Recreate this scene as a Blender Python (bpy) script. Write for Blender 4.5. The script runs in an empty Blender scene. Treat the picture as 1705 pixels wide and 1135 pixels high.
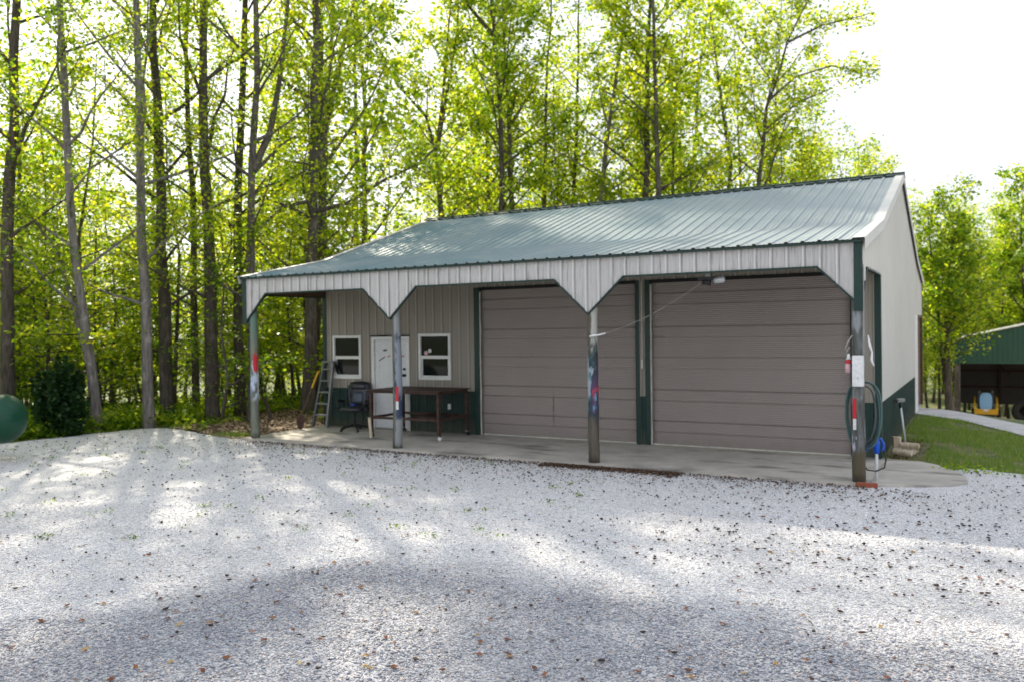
import bpy, bmesh, math, random
import numpy as np
from mathutils import Vector, Matrix
sc = bpy.context.scene
COL = sc.collection
R = math.radians
random.seed(7)

# ------------------------------------------------------------------ camera
CP = np.array([3.5768, -14.8248, 2.1757]); YAW, PIT, ROL, FPX = 0.51855, -0.011058, -0.013518, 1365.85
fw = np.array([-math.sin(YAW)*math.cos(PIT), math.cos(YAW)*math.cos(PIT), math.sin(PIT)])
r0 = np.array([math.cos(YAW), math.sin(YAW), 0.0]); u0 = np.cross(r0, fw)
rt = math.cos(ROL)*r0 + math.sin(ROL)*u0; up = np.cross(rt, fw)
cam = bpy.data.cameras.new('camera'); co = bpy.data.objects.new('camera', cam); COL.objects.link(co)
co.matrix_world = Matrix(((rt[0], up[0], -fw[0], CP[0]), (rt[1], up[1], -fw[1], CP[1]), (rt[2], up[2], -fw[2], CP[2]), (0, 0, 0, 1)))
cam.sensor_width = 36; cam.lens = 36*FPX/1705; cam.clip_end = 2000; cam.clip_start = 0.05
cam.dof.use_dof = True; cam.dof.focus_distance = 6.0; cam.dof.aperture_fstop = 2.0
sc.camera = co
# ------------------------------------------------------------------ light
SUN_EL, SUN_AZ_LEFT = 37.0, 52.0      # azimuth left of +Y
EXPOSURE = 2.05
sx, sy = -math.sin(R(SUN_AZ_LEFT)), math.cos(R(SUN_AZ_LEFT))
sdir = Vector((sx*math.cos(R(SUN_EL)), sy*math.cos(R(SUN_EL)), math.sin(R(SUN_EL))))
sun = bpy.data.lights.new('sun', 'SUN'); sun.energy = 2.3; sun.angle = R(1.0); sun.color = (1, 0.90, 0.72)
so = bpy.data.objects.new('sun', sun); COL.objects.link(so)
so.rotation_euler = sdir.to_track_quat('Z', 'Y').to_euler()
w = bpy.data.worlds.new('World'); sc.world = w; w.use_nodes = True
nt = w.node_tree; nt.nodes.clear()
wo = nt.nodes.new('ShaderNodeOutputWorld'); bg = nt.nodes.new('ShaderNodeBackground'); sk = nt.nodes.new('ShaderNodeTexSky')
sk.sky_type = 'NISHITA'; sk.sun_disc = False; sk.sun_elevation = R(SUN_EL); sk.sun_rotation = R(-SUN_AZ_LEFT)
sk.dust_density = 3.0; sk.air_density = 1.0; sk.altitude = 100
bw = nt.nodes.new('ShaderNodeRGBToBW'); mx = nt.nodes.new('ShaderNodeMix'); mx.data_type = 'RGBA'; mx.inputs[0].default_value = 0.62
nt.links.new(sk.outputs[0], bw.inputs[0]); nt.links.new(sk.outputs[0], mx.inputs[6]); nt.links.new(bw.outputs[0], mx.inputs[7])
# thin white haze and cloud over the whole sky
cn = nt.nodes.new('ShaderNodeTexNoise'); cn.inputs['Scale'].default_value = 1.6; cn.inputs['Detail'].default_value = 5
cr_ = nt.nodes.new('ShaderNodeValToRGB'); cr_.color_ramp.elements[0].color = (1.58, 1.69, 1.90, 1); cr_.color_ramp.elements[1].color = (1.76, 1.83, 1.96, 1)
cr_.color_ramp.elements[0].position = 0.35; cr_.color_ramp.elements[1].position = 0.65
nt.links.new(cn.outputs[0], cr_.inputs[0])
m2 = nt.nodes.new('ShaderNodeMix'); m2.data_type = 'RGBA'; m2.inputs[0].default_value = 0.92
nt.links.new(mx.outputs[2], m2.inputs[6]); nt.links.new(cr_.outputs[0], m2.inputs[7])
nt.links.new(m2.outputs[2], bg.inputs[0]); bg.inputs[1].default_value = 0.15
nt.links.new(bg.outputs[0], wo.inputs[0])
sc.view_settings.view_transform = 'Standard'; sc.view_settings.look = 'None'; sc.view_settings.gamma = 1
sc.view_settings.exposure = EXPOSURE
cy = sc.cycles
cy.max_bounces = 7; cy.diffuse_bounces = 3; cy.glossy_bounces = 3; cy.transmission_bounces = 4; cy.transparent_max_bounces = 4
cy.use_denoising = True; cy.sample_clamp_indirect = 4; cy.caustics_reflective = False; cy.caustics_refractive = False
cy.use_adaptive_sampling = True; cy.adaptive_threshold = 0.02

# ------------------------------------------------------------------ places
def gp(u, dist):
    """ground x, y at a bearing (column of the 1705 px photo) and a distance from the camera"""
    d = fw + rt*(u-852.5)/FPX
    h = math.hypot(d[0], d[1]); return CP[0]+d[0]/h*dist, CP[1]+d[1]/h*dist
def dp(u, v, dist):
    d = fw + rt*(u-852.5)/FPX - up*(v-567.5)/FPX
    h = math.hypot(d[0], d[1]); return Vector((CP[0]+d[0]/h*dist, CP[1]+d[1]/h*dist, CP[2]+d[2]/h*dist))
def uof(x, y):
    v = np.array([x, y, CP[2]])-CP; return 852.5+FPX*(v@rt)/max(v@fw, 0.1)
def gz(x, y):
    s = np.maximum(0, y-8.5); s = np.where(s < 4, s*s/8, s-2)
    z = -0.05-0.126*np.minimum(s, 14)-0.088*np.clip(s-14, 0, 22)
    l = np.maximum(0, -14.6-x); l = np.where(l < 3, l*l/6, l-1.5)
    z = z-0.045*np.minimum(l, 30)
    e = (y-8.7+2.04*(x-3.15))/2.27; z = z-0.10*np.clip(e, 0, 2.6)*np.clip((x-2.3)/1.5, 0, 1)
    return z
def gzf(x, y): return float(gz(np.float64(x), np.float64(y)))

# ------------------------------------------------------------------ materials
class NB:
    def __init__(s, name):
        s.m = bpy.data.materials.new(name); s.m.use_nodes = True; s.t = s.m.node_tree
        s.b = s.t.nodes['Principled BSDF']; s.out = s.t.nodes['Material Output']
        s.tc = s.t.nodes.new('ShaderNodeTexCoord')
    def n(s, typ, ins=None, **kw):
        nd = s.t.nodes.new(typ)
        for k, v in kw.items(): setattr(nd, k, v)
        for k, v in (ins or {}).items():
            if isinstance(v, bpy.types.NodeSocket): s.t.links.new(v, nd.inputs[k])
            else: nd.inputs[k].default_value = v
        return nd
    def obj(s, scale=(1, 1, 1), src='Object'):
        return s.n('ShaderNodeMapping', {0: s.tc.outputs[src], 3: scale}).outputs[0]
    def noise(s, scale, detail=4, vec=None, rough=0.55, col=False):
        nd = s.n('ShaderNodeTexNoise', {'Scale': scale, 'Detail': detail, 'Roughness': rough, 'Vector': vec or s.tc.outputs['Object']})
        return nd.outputs[1 if col else 0]
    def vor(s, scale, vec=None, feature='F1', out=0):
        return s.n('ShaderNodeTexVoronoi', {'Scale': scale, 'Vector': vec or s.tc.outputs['Object']}, feature=feature).outputs[out]
    def ramp(s, f, stops, interp='LINEAR'):
        nd = s.n('ShaderNodeValToRGB', {0: f}); cr = nd.color_ramp; cr.interpolation = interp
        while len(cr.elements) > 1: cr.elements.remove(cr.elements[-1])
        for i, (p, c) in enumerate(stops):
            e = cr.elements[0] if i == 0 else cr.elements.new(p)
            e.position = p; c = c if hasattr(c, '__len__') else (c, c, c); e.color = (*c, 1)
        return nd.outputs[0]
    def mix(s, f, a, b, mode='MIX'):
        nd = s.n('ShaderNodeMix', data_type='RGBA', blend_type=mode)
        for i, v in ((0, f), (6, a), (7, b)):
            if isinstance(v, bpy.types.NodeSocket): s.t.links.new(v, nd.inputs[i])
            else: nd.inputs[i].default_value = (*v, 1) if hasattr(v, '__len__') else v
        return nd.outputs[2]
    def math(s, op, a, b=0.0, clamp=False):
        nd = s.n('ShaderNodeMath', {0: a, 1: b}, operation=op); nd.use_clamp = clamp; return nd.outputs[0]
    def sep(s, src='Object'): return s.n('ShaderNodeSeparateXYZ', {0: s.tc.outputs[src]}).outputs
    def rnd(s): return s.n('ShaderNodeNewGeometry').outputs['Random Per Island']
    def band(s, v, lo, hi, soft=0.05):
        a = s.n('ShaderNodeMapRange', {0: v, 1: lo-soft, 2: lo+soft}).outputs[0]
        b = s.n('ShaderNodeMapRange', {0: v, 1: hi-soft, 2: hi+soft, 3: 1.0, 4: 0.0}).outputs[0]
        return s.math('MULTIPLY', a, b)
    def fin(s, col, rough=0.6, bump=None, bd=0.01, metal=0.0, spec=0.5, bs=1.0):
        for k, v in (('Base Color', col), ('Roughness', rough), ('Metallic', metal), ('Specular IOR Level', spec)):
            i = s.b.inputs[k]
            if isinstance(v, bpy.types.NodeSocket): s.t.links.new(v, i)
            else: i.default_value = (*v, 1) if hasattr(v, '__len__') else v
        if bump is not None:
            bn = s.n('ShaderNodeBump', {'Strength': bs, 'Distance': bd, 'Height': bump})
            s.t.links.new(bn.outputs[0], s.b.inputs['Normal'])
        return s.m
M = {}
def paint(name, c, rough=0.5, dirt=0.25, dc=(0.10, 0.09, 0.07), metal=0, sc_=1.0, spec=0.4):
    b = NB(name); n1 = b.noise(3*sc_, 6, b.obj(), 0.65); n2 = b.noise(30*sc_, 3)
    f = b.ramp(n1, [(0.42, 0.0), (0.75, dirt)])
    col = b.mix(f, c, dc); v = b.ramp(n2, [(0.3, 0.86), (0.7, 1.08)])
    col = b.mix(1.0, col, v, 'MULTIPLY')
    M[name] = b.fin(col, b.ramp(n1, [(0.3, rough-0.08), (0.7, rough+0.15)]), n2, 0.001, metal, spec)
    return M[name]
# metal siding: cream with vertical dirt streaks
def siding(name, c, streak=0.35, top=None, sc_=1.0, lowdirt=0.0, rib_shade=0.0):
    b = NB(name)
    st = b.noise(1.0, 5, b.obj((9, 9, 0.55)), 0.7); st2 = b.noise(1.0, 4, b.obj((34, 34, 1.6)), 0.7); big = b.noise(0.8, 4)
    f = b.math('MULTIPLY', b.ramp(st2, [(0.50, 0), (0.74, 1)]), b.ramp(st, [(0.42, 0.05), (0.7, 1)]))
    f = b.math('MULTIPLY', f, streak*2.0, True)
    col = b.mix(f, c, (0.13, 0.125, 0.11)); col = b.mix(b.ramp(big, [(0.35, 0.0), (0.7, 0.22)]), col, (c[0]*.72, c[1]*.72, c[2]*.68))
    if rib_shade:   # rib shading put into the colour: dark right foot, pale left side
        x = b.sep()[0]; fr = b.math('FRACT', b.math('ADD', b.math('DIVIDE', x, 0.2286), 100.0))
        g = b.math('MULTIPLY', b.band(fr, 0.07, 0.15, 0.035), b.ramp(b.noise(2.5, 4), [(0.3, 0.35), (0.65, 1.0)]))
        col = b.mix(b.math('MULTIPLY', g, rib_shade), col, (0.14, 0.135, 0.12))
        g = b.band(fr, 0.93, 0.99, 0.03); col = b.mix(b.math('MULTIPLY', g, rib_shade*0.8), col, (0.82, 0.82, 0.82))
    if lowdirt:
        z = b.sep()[2]; g = b.n('ShaderNodeMapRange', {0: z, 1: 0.0, 2: 0.35, 3: lowdirt, 4: 0.0}).outputs[0]
        col = b.mix(b.math('MULTIPLY', g, b.noise(7, 4)), col, (0.2, 0.15, 0.09))
    M[name] = b.fin(col, b.ramp(st, [(0.3, 0.38), (0.7, 0.6)]), b.noise(2.2, 2), 0.006, 0, 0.4)
siding('cream_metal', (0.66, 0.64, 0.60), 0.14, lowdirt=0.3)
siding('fascia_metal', (0.55, 0.53, 0.525), 0.95, rib_shade=0.75)
siding('wall_metal_shaded', (0.30, 0.27, 0.225), 0.2, lowdirt=0.3, rib_shade=0.3)  # same cream paint, base colour darkened for the shade under the porch
siding('green_metal', (0.007, 0.034, 0.027), 0.10, lowdirt=0.5)
siding('shed_green', (0.03, 0.095, 0.065), 0.3)
siding('rake_metal', (0.62, 0.61, 0.59), 0.55)
paint('green_trim', (0.006, 0.034, 0.027), 0.4, 0.15)
paint('white_vinyl', (0.78, 0.78, 0.76), 0.4, 0.12)
paint('door_white', (0.72, 0.73, 0.74), 0.42, 0.14)
paint('weather_strip', (0.62, 0.60, 0.53), 0.6, 0.5)
paint('black_plastic', (0.014, 0.014, 0.016), 0.45, 0.2, (0.06, 0.06, 0.06))
paint('black_leather', (0.012, 0.014, 0.02), 0.33, 0.12, (0.06, 0.06, 0.07), spec=0.6)
paint('grey_leather', (0.03, 0.045, 0.075), 0.35, 0.2, (0.08, 0.08, 0.09), spec=0.6)
paint('aluminium', (0.28, 0.285, 0.29), 0.5, 0.5, (0.2, 0.2, 0.2), 0.7)
paint('steel', (0.30, 0.31, 0.32), 0.42, 0.4, (0.1, 0.09, 0.08), 0.8)
paint('yellow_paint', (0.75, 0.42, 0.02), 0.45, 0.35)
paint('blue_plastic', (0.006, 0.10, 0.62), 0.35, 0.1)
paint('pvc_white', (0.72, 0.74, 0.74), 0.4, 0.2)
paint('box_white', (0.78, 0.78, 0.78), 0.45, 0.08)
paint('red_paint', (0.62, 0.02, 0.03), 0.35, 0.1)
paint('reflector_white', (0.8, 0.8, 0.8), 0.35, 0.15)
paint('hose_green', (0.06, 0.125, 0.12), 0.42, 0.3, (0.2, 0.22, 0.2))
paint('hose_grey', (0.10, 0.12, 0.13), 0.45, 0.3)
paint('brick_red', (0.32, 0.09, 0.05), 0.85, 0.5, (0.12, 0.08, 0.06))
paint('tyre_rubber', (0.015, 0.015, 0.015), 0.8, 0.5, (0.09, 0.07, 0.05))
paint('interior_dark', (0.06, 0.055, 0.05), 0.9, 0.4)
paint('shed_back', (0.11, 0.115, 0.12), 0.7, 0.3)
paint('cord_grey', (0.32, 0.30, 0.28), 0.7, 0.2)
paint('tank_green', (0.002, 0.055, 0.03), 0.4, 0.12, (0.05, 0.07, 0.03), spec=0.35)
paint('pink_paint', (0.66, 0.42, 0.45), 0.6, 0.1)
paint('black_ink', (0.02, 0.02, 0.03), 0.6, 0.1)
paint('lens_grey', (0.55, 0.58, 0.6), 0.2, 0.1, (.2, .2, .2), 0.3)
paint('dark_trim_shade', (0.015, 0.015, 0.014), 0.8, 0.1)
# overhead doors
def door_mat():
    b = NB('overhead_door_paint'); x, y, z = b.sep()
    micro = b.n('ShaderNodeTexWave', {'Scale': 9.0, 'Distortion': 0.1, 'Vector': b.tc.outputs['Object']}, wave_type='BANDS', bands_direction='Z').outputs[1]
    n = b.noise(1.2, 5); n2 = b.noise(1, 4, b.obj((3, 3, 60)), 0.6)
    col = b.mix(b.ramp(n, [(0.35, 0), (0.75, 0.4)]), (0.345, 0.295, 0.27), (0.27, 0.235, 0.21))
    col = b.mix(b.ramp(n2, [(0.45, 0), (0.8, 0.35)]), col, (0.32, 0.285, 0.27))
    s = b.math('MULTIPLY', b.band(x, -3.985, -3.955, 0.012), b.band(z, 0.28, 0.9, 0.08))
    s = b.math('MULTIPLY', s, b.ramp(b.noise(9, 3), [(0.3, 0.2), (0.55, 0.9)]))
    col = b.mix(s, col, (0.06, 0.05, 0.05))
    s2 = b.math('MULTIPLY', b.band(x, -1.8, -1.6, 0.02), b.band(z, 2.02, 2.06, 0.012))
    col = b.mix(b.math('MULTIPLY', s2, 0.5), col, (0.18, 0.07, 0.05))
    low = b.n('ShaderNodeMapRange', {0: z, 1: 0.0, 2: 0.25, 3: 0.5, 4: 0.0}).outputs[0]
    col = b.mix(b.math('MULTIPLY', low, b.noise(5, 4)), col, (0.12, 0.10, 0.08))
    col = b.mix(b.ramp(micro, [(0.25, 0.30), (0.6, 0.0)]), col, (0.12, 0.10, 0.095))
    M['overhead'] = b.fin(col, 0.5, micro, 0.005)
door_mat()
def roof_mat():
    b = NB('roof_metal'); x, y, z = b.sep()
    n = b.noise(0.55, 5); st = b.noise(1, 5, b.obj((5, 0.35, 0.35)), 0.65)
    fade_sheen = b.n('ShaderNodeMapRange', {0: x, 1: -6.0, 2: 2.0}).outputs[0]  # paler right end: fading and sky reflection put into the colour
    g = b.mix(fade_sheen, (0.10, 0.19, 0.21), (0.33, 0.38, 0.395))
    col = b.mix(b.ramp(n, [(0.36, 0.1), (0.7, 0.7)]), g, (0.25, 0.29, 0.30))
    col = b.mix(b.ramp(st, [(0.5, 0), (0.78, 0.4)]), col, (0.36, 0.41, 0.41))
    M['roof'] = b.fin(col, b.ramp(st, [(0.3, 0.45), (0.7, 0.65)]), b.noise(1.4, 2), 0.008, 0.0, 0.3)
roof_mat()
def concrete_mat(name, base=(0.50, 0.465, 0.415), oil=True):
    b = NB(name); x, y, z = b.sep()
    n = b.noise(1.4, 7, None, 0.6); n2 = b.noise(9, 5); n3 = b.noise(120, 2)
    col = b.ramp(n, [(0.3, [c*0.72 for c in base]), (0.55, base), (0.75, [c*1.2 for c in base])])
    col = b.mix(b.ramp(n2, [(0.4, 0), (0.7, 0.35)]), col, [c*0.65 for c in base])
    if oil:
        v = b.obj((0.7, 2.3, 1)); o = b.noise(1.0, 3, v)
        col = b.mix(b.ramp(o, [(0.53, 0), (0.68, 0.75)]), col, (0.10, 0.095, 0.09))
        j = b.band(x, -1.95, -1.93, 0.006); col = b.mix(b.math('MULTIPLY', j, 0.7), col, (0.45, 0.44, 0.42))
        k = b.band(y, -0.12, 0.2, 0.05); col = b.mix(b.math('MULTIPLY', k, 0.35), col, (0.45, 0.40, 0.30))
    M[name] = b.fin(col, 0.85, b.mix(0.5, n2, n3), 0.006)
concrete_mat('concrete'); concrete_mat('drive_concrete', (0.50, 0.49, 0.49), False)
def gravel_mat(name='gravel', stones=False):
    b = NB(name)
    geo = b.n('ShaderNodeNewGeometry'); pos = geo.outputs['Position']
    x, y, z = b.n('ShaderNodeSeparateXYZ', {0: pos}).outputs
    nz = b.noise(1.1, 4, pos); dn = b.math('MULTIPLY', b.math('SUBTRACT', nz, 0.5), 1.3)
    # darker, greyer gravel colour in a wedge nearest the camera
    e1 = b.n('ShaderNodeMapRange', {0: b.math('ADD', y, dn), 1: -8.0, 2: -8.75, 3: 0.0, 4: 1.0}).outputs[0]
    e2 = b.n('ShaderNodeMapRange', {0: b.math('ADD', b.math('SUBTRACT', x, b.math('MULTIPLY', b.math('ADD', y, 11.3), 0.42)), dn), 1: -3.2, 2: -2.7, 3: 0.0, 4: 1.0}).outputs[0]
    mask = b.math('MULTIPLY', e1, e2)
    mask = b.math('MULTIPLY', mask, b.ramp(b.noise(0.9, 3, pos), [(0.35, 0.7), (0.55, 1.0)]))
    if stones:
        r = b.rnd(); cell = r
    else:
        v1 = b.n('ShaderNodeTexVoronoi', {'Scale': 58.0, 'Vector': pos}); cell = b.n('ShaderNodeSeparateColor', {0: v1.outputs[1]}).outputs[0]
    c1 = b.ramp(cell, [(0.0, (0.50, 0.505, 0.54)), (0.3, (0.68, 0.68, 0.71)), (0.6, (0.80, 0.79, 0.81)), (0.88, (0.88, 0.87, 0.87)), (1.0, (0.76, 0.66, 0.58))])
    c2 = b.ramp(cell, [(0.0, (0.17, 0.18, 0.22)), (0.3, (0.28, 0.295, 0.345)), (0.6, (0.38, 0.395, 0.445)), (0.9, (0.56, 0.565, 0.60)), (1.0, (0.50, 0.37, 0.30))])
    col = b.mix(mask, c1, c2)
    big = b.noise(0.35, 5, pos); col = b.mix(b.ramp(big, [(0.42, 0), (0.7, 0.30)]), col, (0.55, 0.53, 0.52), 'MIX')
    if stones: M[name] = b.fin(col, 0.85)
    else:
        d = v1.outputs[0]; h = b.math('SUBTRACT', 1.0, b.math('MULTIPLY', d, 1.5))
        dark = b.ramp(d, [(0.45, 1.0), (0.85, 0.55)]); col = b.mix(1.0, col, dark, 'MULTIPLY')
        h2 = b.vor(110.0, pos); h = b.math('SUBTRACT', h, b.math('MULTIPLY', h2, 0.3))
        M[name] = b.fin(col, 0.9, h, 0.0065)
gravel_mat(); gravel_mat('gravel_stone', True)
def soil_mat():
    b = NB('forest_soil'); geo = b.n('ShaderNodeNewGeometry'); pos = geo.outputs['Position']
    n = b.noise(1.2, 6, pos, 0.65); v = b.n('ShaderNodeTexVoronoi', {'Scale': 14.0, 'Vector': pos}); c = b.n('ShaderNodeSeparateColor', {0: v.outputs[1]}).outputs[0]
    a = b.ramp(c, [(0, (0.10, 0.065, 0.04)), (0.5, (0.22, 0.15, 0.095)), (1, (0.40, 0.29, 0.19))])
    a = b.mix(b.ramp(n, [(0.36, 0), (0.52, 0.85)]), a, (0.05, 0.11, 0.02))
    px, py, pz = b.n('ShaderNodeSeparateXYZ', {0: pos}).outputs; wob = b.math('MULTIPLY', b.noise(0.3, 3, pos), 3.0)
    dm = b.math('MULTIPLY', b.band(b.math('ADD', py, wob), 12.5, 46.0, 0.6), b.band(b.math('ADD', px, wob), 4.0, 30.0, 0.6))
    a = b.mix(dm, a, b.ramp(n, [(0.3, (0.42, 0.26, 0.15)), (0.7, (0.66, 0.48, 0.33))]))
    M['soil'] = b.fin(a, 0.95, c, 0.03)
soil_mat()
def dirt_mat():
    b = NB('tan_dirt'); n = b.noise(0.8, 6); col = b.ramp(n, [(0.3, (0.42, 0.26, 0.15)), (0.7, (0.62, 0.45, 0.30))])
    M['dirt'] = b.fin(col, 0.95, b.noise(12, 5), 0.03)
dirt_mat()
def litterbank_mat():
    b = NB('tan_litter'); v = b.n('ShaderNodeTexVoronoi', {'Scale': 16.0, 'Vector': b.tc.outputs['Object']}); c = b.n('ShaderNodeSeparateColor', {0: v.outputs[1]}).outputs[0]
    col = b.ramp(c, [(0, (0.16, 0.10, 0.06)), (0.4, (0.32, 0.22, 0.14)), (0.8, (0.48, 0.36, 0.24)), (1, (0.60, 0.48, 0.36))]); M['litter_bank'] = b.fin(col, 0.95, c, 0.03)
litterbank_mat()
def lawn_mat():
    b = NB('lawn_soil'); n = b.noise(2.5, 6); col = b.ramp(n, [(0.35, (0.07, 0.10, 0.03)), (0.5, (0.14, 0.14, 0.06)), (0.68, (0.26, 0.19, 0.13))])
    M['lawn'] = b.fin(col, 0.95, b.noise(30, 5), 0.03)
lawn_mat()
def bark(name, a, c, moss=0.25, s=1.0):
    b = NB(name); v = b.obj((1, 1, 0.16)); n = b.noise(16*s, 6, v, 0.7); big = b.noise(1.3, 3)
    col = b.ramp(n, [(0.36, a), (0.62, c)]); col = b.mix(b.ramp(big, [(0.5, 0), (0.68, moss)]), col, (0.06, 0.085, 0.025))
    pt = b.ramp(b.noise(4, 3), [(0.58, 0), (0.66, 0.45)]); col = b.mix(pt, col, [min(1, q*1.7) for q in c])
    M[name] = b.fin(col, 0.92, n, 0.03)
bark('bark_grey', (0.05, 0.041, 0.034), (0.15, 0.128, 0.11), 0.15)
bark('bark_brown', (0.035, 0.027, 0.022), (0.115, 0.092, 0.076), 0.3)
bark('bark_pale', (0.09, 0.08, 0.072), (0.25, 0.225, 0.205), 0.1)
bark('split_wood', (0.42, 0.32, 0.2), (0.68, 0.58, 0.45), 0.0)
def leafmat(name, c0, c1, c2, tr=0.5):
    b = NB(name); r = b.rnd(); col = b.ramp(r, [(0.0, c0), (0.55, c1), (1.0, c2)])
    b.b.inputs['Roughness'].default_value = 0.45; b.b.inputs['Specular IOR Level'].default_value = 0.35
    b.t.links.new(col, b.b.inputs['Base Color'])
    t = b.n('ShaderNodeBsdfTranslucent', {0: b.mix(1.0, col, (2.35, 2.1, 0.72), 'MULTIPLY')})
    ms = b.n('ShaderNodeMixShader', {0: tr, 1: b.b.outputs[0], 2: t.outputs[0]})
    b.t.links.new(ms.outputs[0], b.out.inputs[0]); M[name] = b.m
leafmat('leaf_yellow_green', (0.055, 0.125, 0.010), (0.23, 0.335, 0.024), (0.43, 0.45, 0.05), 0.6)
leafmat('leaf_fresh', (0.04, 0.11, 0.010), (0.165, 0.28, 0.022), (0.34, 0.40, 0.042), 0.58)
leafmat('leaf_deep', (0.05, 0.12, 0.012), (0.11, 0.20, 0.02), (0.22, 0.30, 0.03), 0.55)
leafmat('cedar_leaf', (0.010, 0.035, 0.012), (0.018, 0.055, 0.016), (0.04, 0.10, 0.025), 0.3)
leafmat('grass_blade', (0.08, 0.17, 0.03), (0.15, 0.27, 0.05), (0.28, 0.30, 0.11), 0.35)
leafmat('straw_blade', (0.18, 0.13, 0.06), (0.28, 0.21, 0.11), (0.38, 0.30, 0.17), 0.2)
def litter(name, cs, rough=0.9):
    b = NB(name); col = b.ramp(b.rnd(), [(i/(len(cs)-1), c) for i, c in enumerate(cs)]); M[name] = b.fin(col, rough)
litter('dry_litter', [(0.03, 0.018, 0.012), (0.06, 0.035, 0.02), (0.13, 0.07, 0.04), (0.22, 0.14, 0.08)])
b = NB('dry_leaf_brown'); oi = b.n('ShaderNodeObjectInfo').outputs['Random']
M['dry_leaf'] = b.fin(b.ramp(oi, [(0, (0.10, 0.035, 0.02)), (0.5, (0.19, 0.065, 0.03)), (0.85, (0.28, 0.12, 0.05)), (1.0, (0.45, 0.30, 0.10))]), 0.7)
b = NB('seed_ball_brown'); oi = b.n('ShaderNodeObjectInfo').outputs['Random']
M['seed_ball'] = b.fin(b.ramp(oi, [(0, (0.025, 0.016, 0.013)), (0.6, (0.065, 0.034, 0.024)), (1.0, (0.15, 0.065, 0.035))]), 0.85)
b = NB('window_glass'); M['glass'] = b.fin((0.010, 0.012, 0.011), 0.04, None, spec=0.22)
b = NB('cab_glass_reflection'); M['cab_glass_reflection'] = b.fin((0.16, 0.38, 0.62), 0.06, None, spec=1.0)  # blue reflection put into the glass base colour
def rust_mat():
    b = NB('rusty_steel'); n = b.noise(9, 6, None, 0.7); col = b.ramp(n, [(0.3, (0.025, 0.014, 0.011)), (0.55, (0.07, 0.034, 0.025)), (0.75, (0.15, 0.072, 0.05))])
    M['rust'] = b.fin(col, 0.62, n, 0.002, 0.2)
rust_mat()
def lumber():
    b = NB('brown_lumber'); n = b.noise(4, 5, b.obj((0.4, 6, 6))); M['lumber'] = b.fin(b.ramp(n, [(0.3, (0.06, 0.035, 0.022)), (0.7, (0.16, 0.09, 0.055))]), 0.85, n, 0.004)
lumber()
def post_mat(name, wood0, wood1, bands):
    """weathered round post with smears of spray paint: bands = (zlo, zhi, colour, amount, scale, xbias)"""
    b = NB(name); x, y, z = b.sep(); n = b.noise(14, 6, b.obj((1, 1, 0.12)), 0.7)
    z = b.math('ADD', z, b.math('MULTIPLY', b.math('SUBTRACT', b.noise(11, 5, b.obj((1, 1, 0.35))), 0.5), 0.9))
    col = b.ramp(n, [(0.35, wood0), (0.65, wood1)])
    for i, (lo, hi, c, amt, s, xb) in enumerate(bands):
        nn = b.noise(s, 4, b.n('ShaderNodeMapping', {0: b.tc.outputs['Object'], 1: (i*3.1, i*1.7, i*5.3), 3: (1, 1, 0.3)}).outputs[0], 0.6)
        if xb: nn = b.math('ADD', nn, b.math('MULTIPLY', x, xb))
        f = b.math('MULTIPLY', b.band(z, lo, hi, 0.06), b.ramp(nn, [(0.5-amt*0.3, 0.0), (0.56-amt*0.3, 1.0)]))
        col = b.mix(f, col, c)
    M[name] = b.fin(col, 0.6, n, 0.006)
post_mat('post_paint_a', (0.10, 0.11, 0.085), (0.20, 0.22, 0.17), [(-0.3, 0.95, (0.10, 0.28, 0.36), -0.8, 5, -7), (0.85, 1.6, (0.50, 0.56, 0.66), 0.15, 10, 0), (0.8, 1.4, (0.12, 0.20, 0.38), -0.25, 11, 0), (1.5, 1.74, (0.55, 0.02, 0.03), -0.75, 12, 7), (1.9, 2.6, (0.12, 0.20, 0.16), 0.3, 4, 0)])
post_mat('post_paint_b', (0.05, 0.055, 0.045), (0.15, 0.15, 0.125), [(0.1, 2.9, (0.27, 0.285, 0.29), -0.75, 7, 7), (0.6, 2.1, (0.03, 0.05, 0.10), -0.55, 10, 4), (1.0, 2.0, (0.24, 0.27, 0.32), -1.1, 10, 7)])
post_mat('post_paint_c', (0.05, 0.045, 0.035), (0.13, 0.11, 0.08), [(1.9, 2.6, (0.42, 0.42, 0.38), -0.1, 6, 6), (0.75, 1.85, (0.02, 0.035, 0.05), 0.9, 4, 0), (1.1, 1.85, (0.32, 0.37, 0.44), 0.0, 9, -3), (1.3, 1.8, (0.04, 0.16, 0.15), -0.1, 9, 0), (0.9, 1.6, (0.07, 0.04, 0.10), 0.0, 9, 2), (0.9, 1.1, (0.12, 0.34, 0.45), -0.15, 12, 0), (1.1, 1.25, (0.4, 0.04, 0.08), -0.3, 12, 5)])
post_mat('post_paint_d', (0.03, 0.032, 0.03), (0.15, 0.155, 0.15), [(0.4, 2.4, (0.25, 0.27, 0.28), -0.05, 5, 0), (0.0, 0.4, (0.08, 0.065, 0.035), 0.8, 5, 0), (0.5, 0.7, (0.5, 0.52, 0.6), -0.3, 10, -2)])

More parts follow.
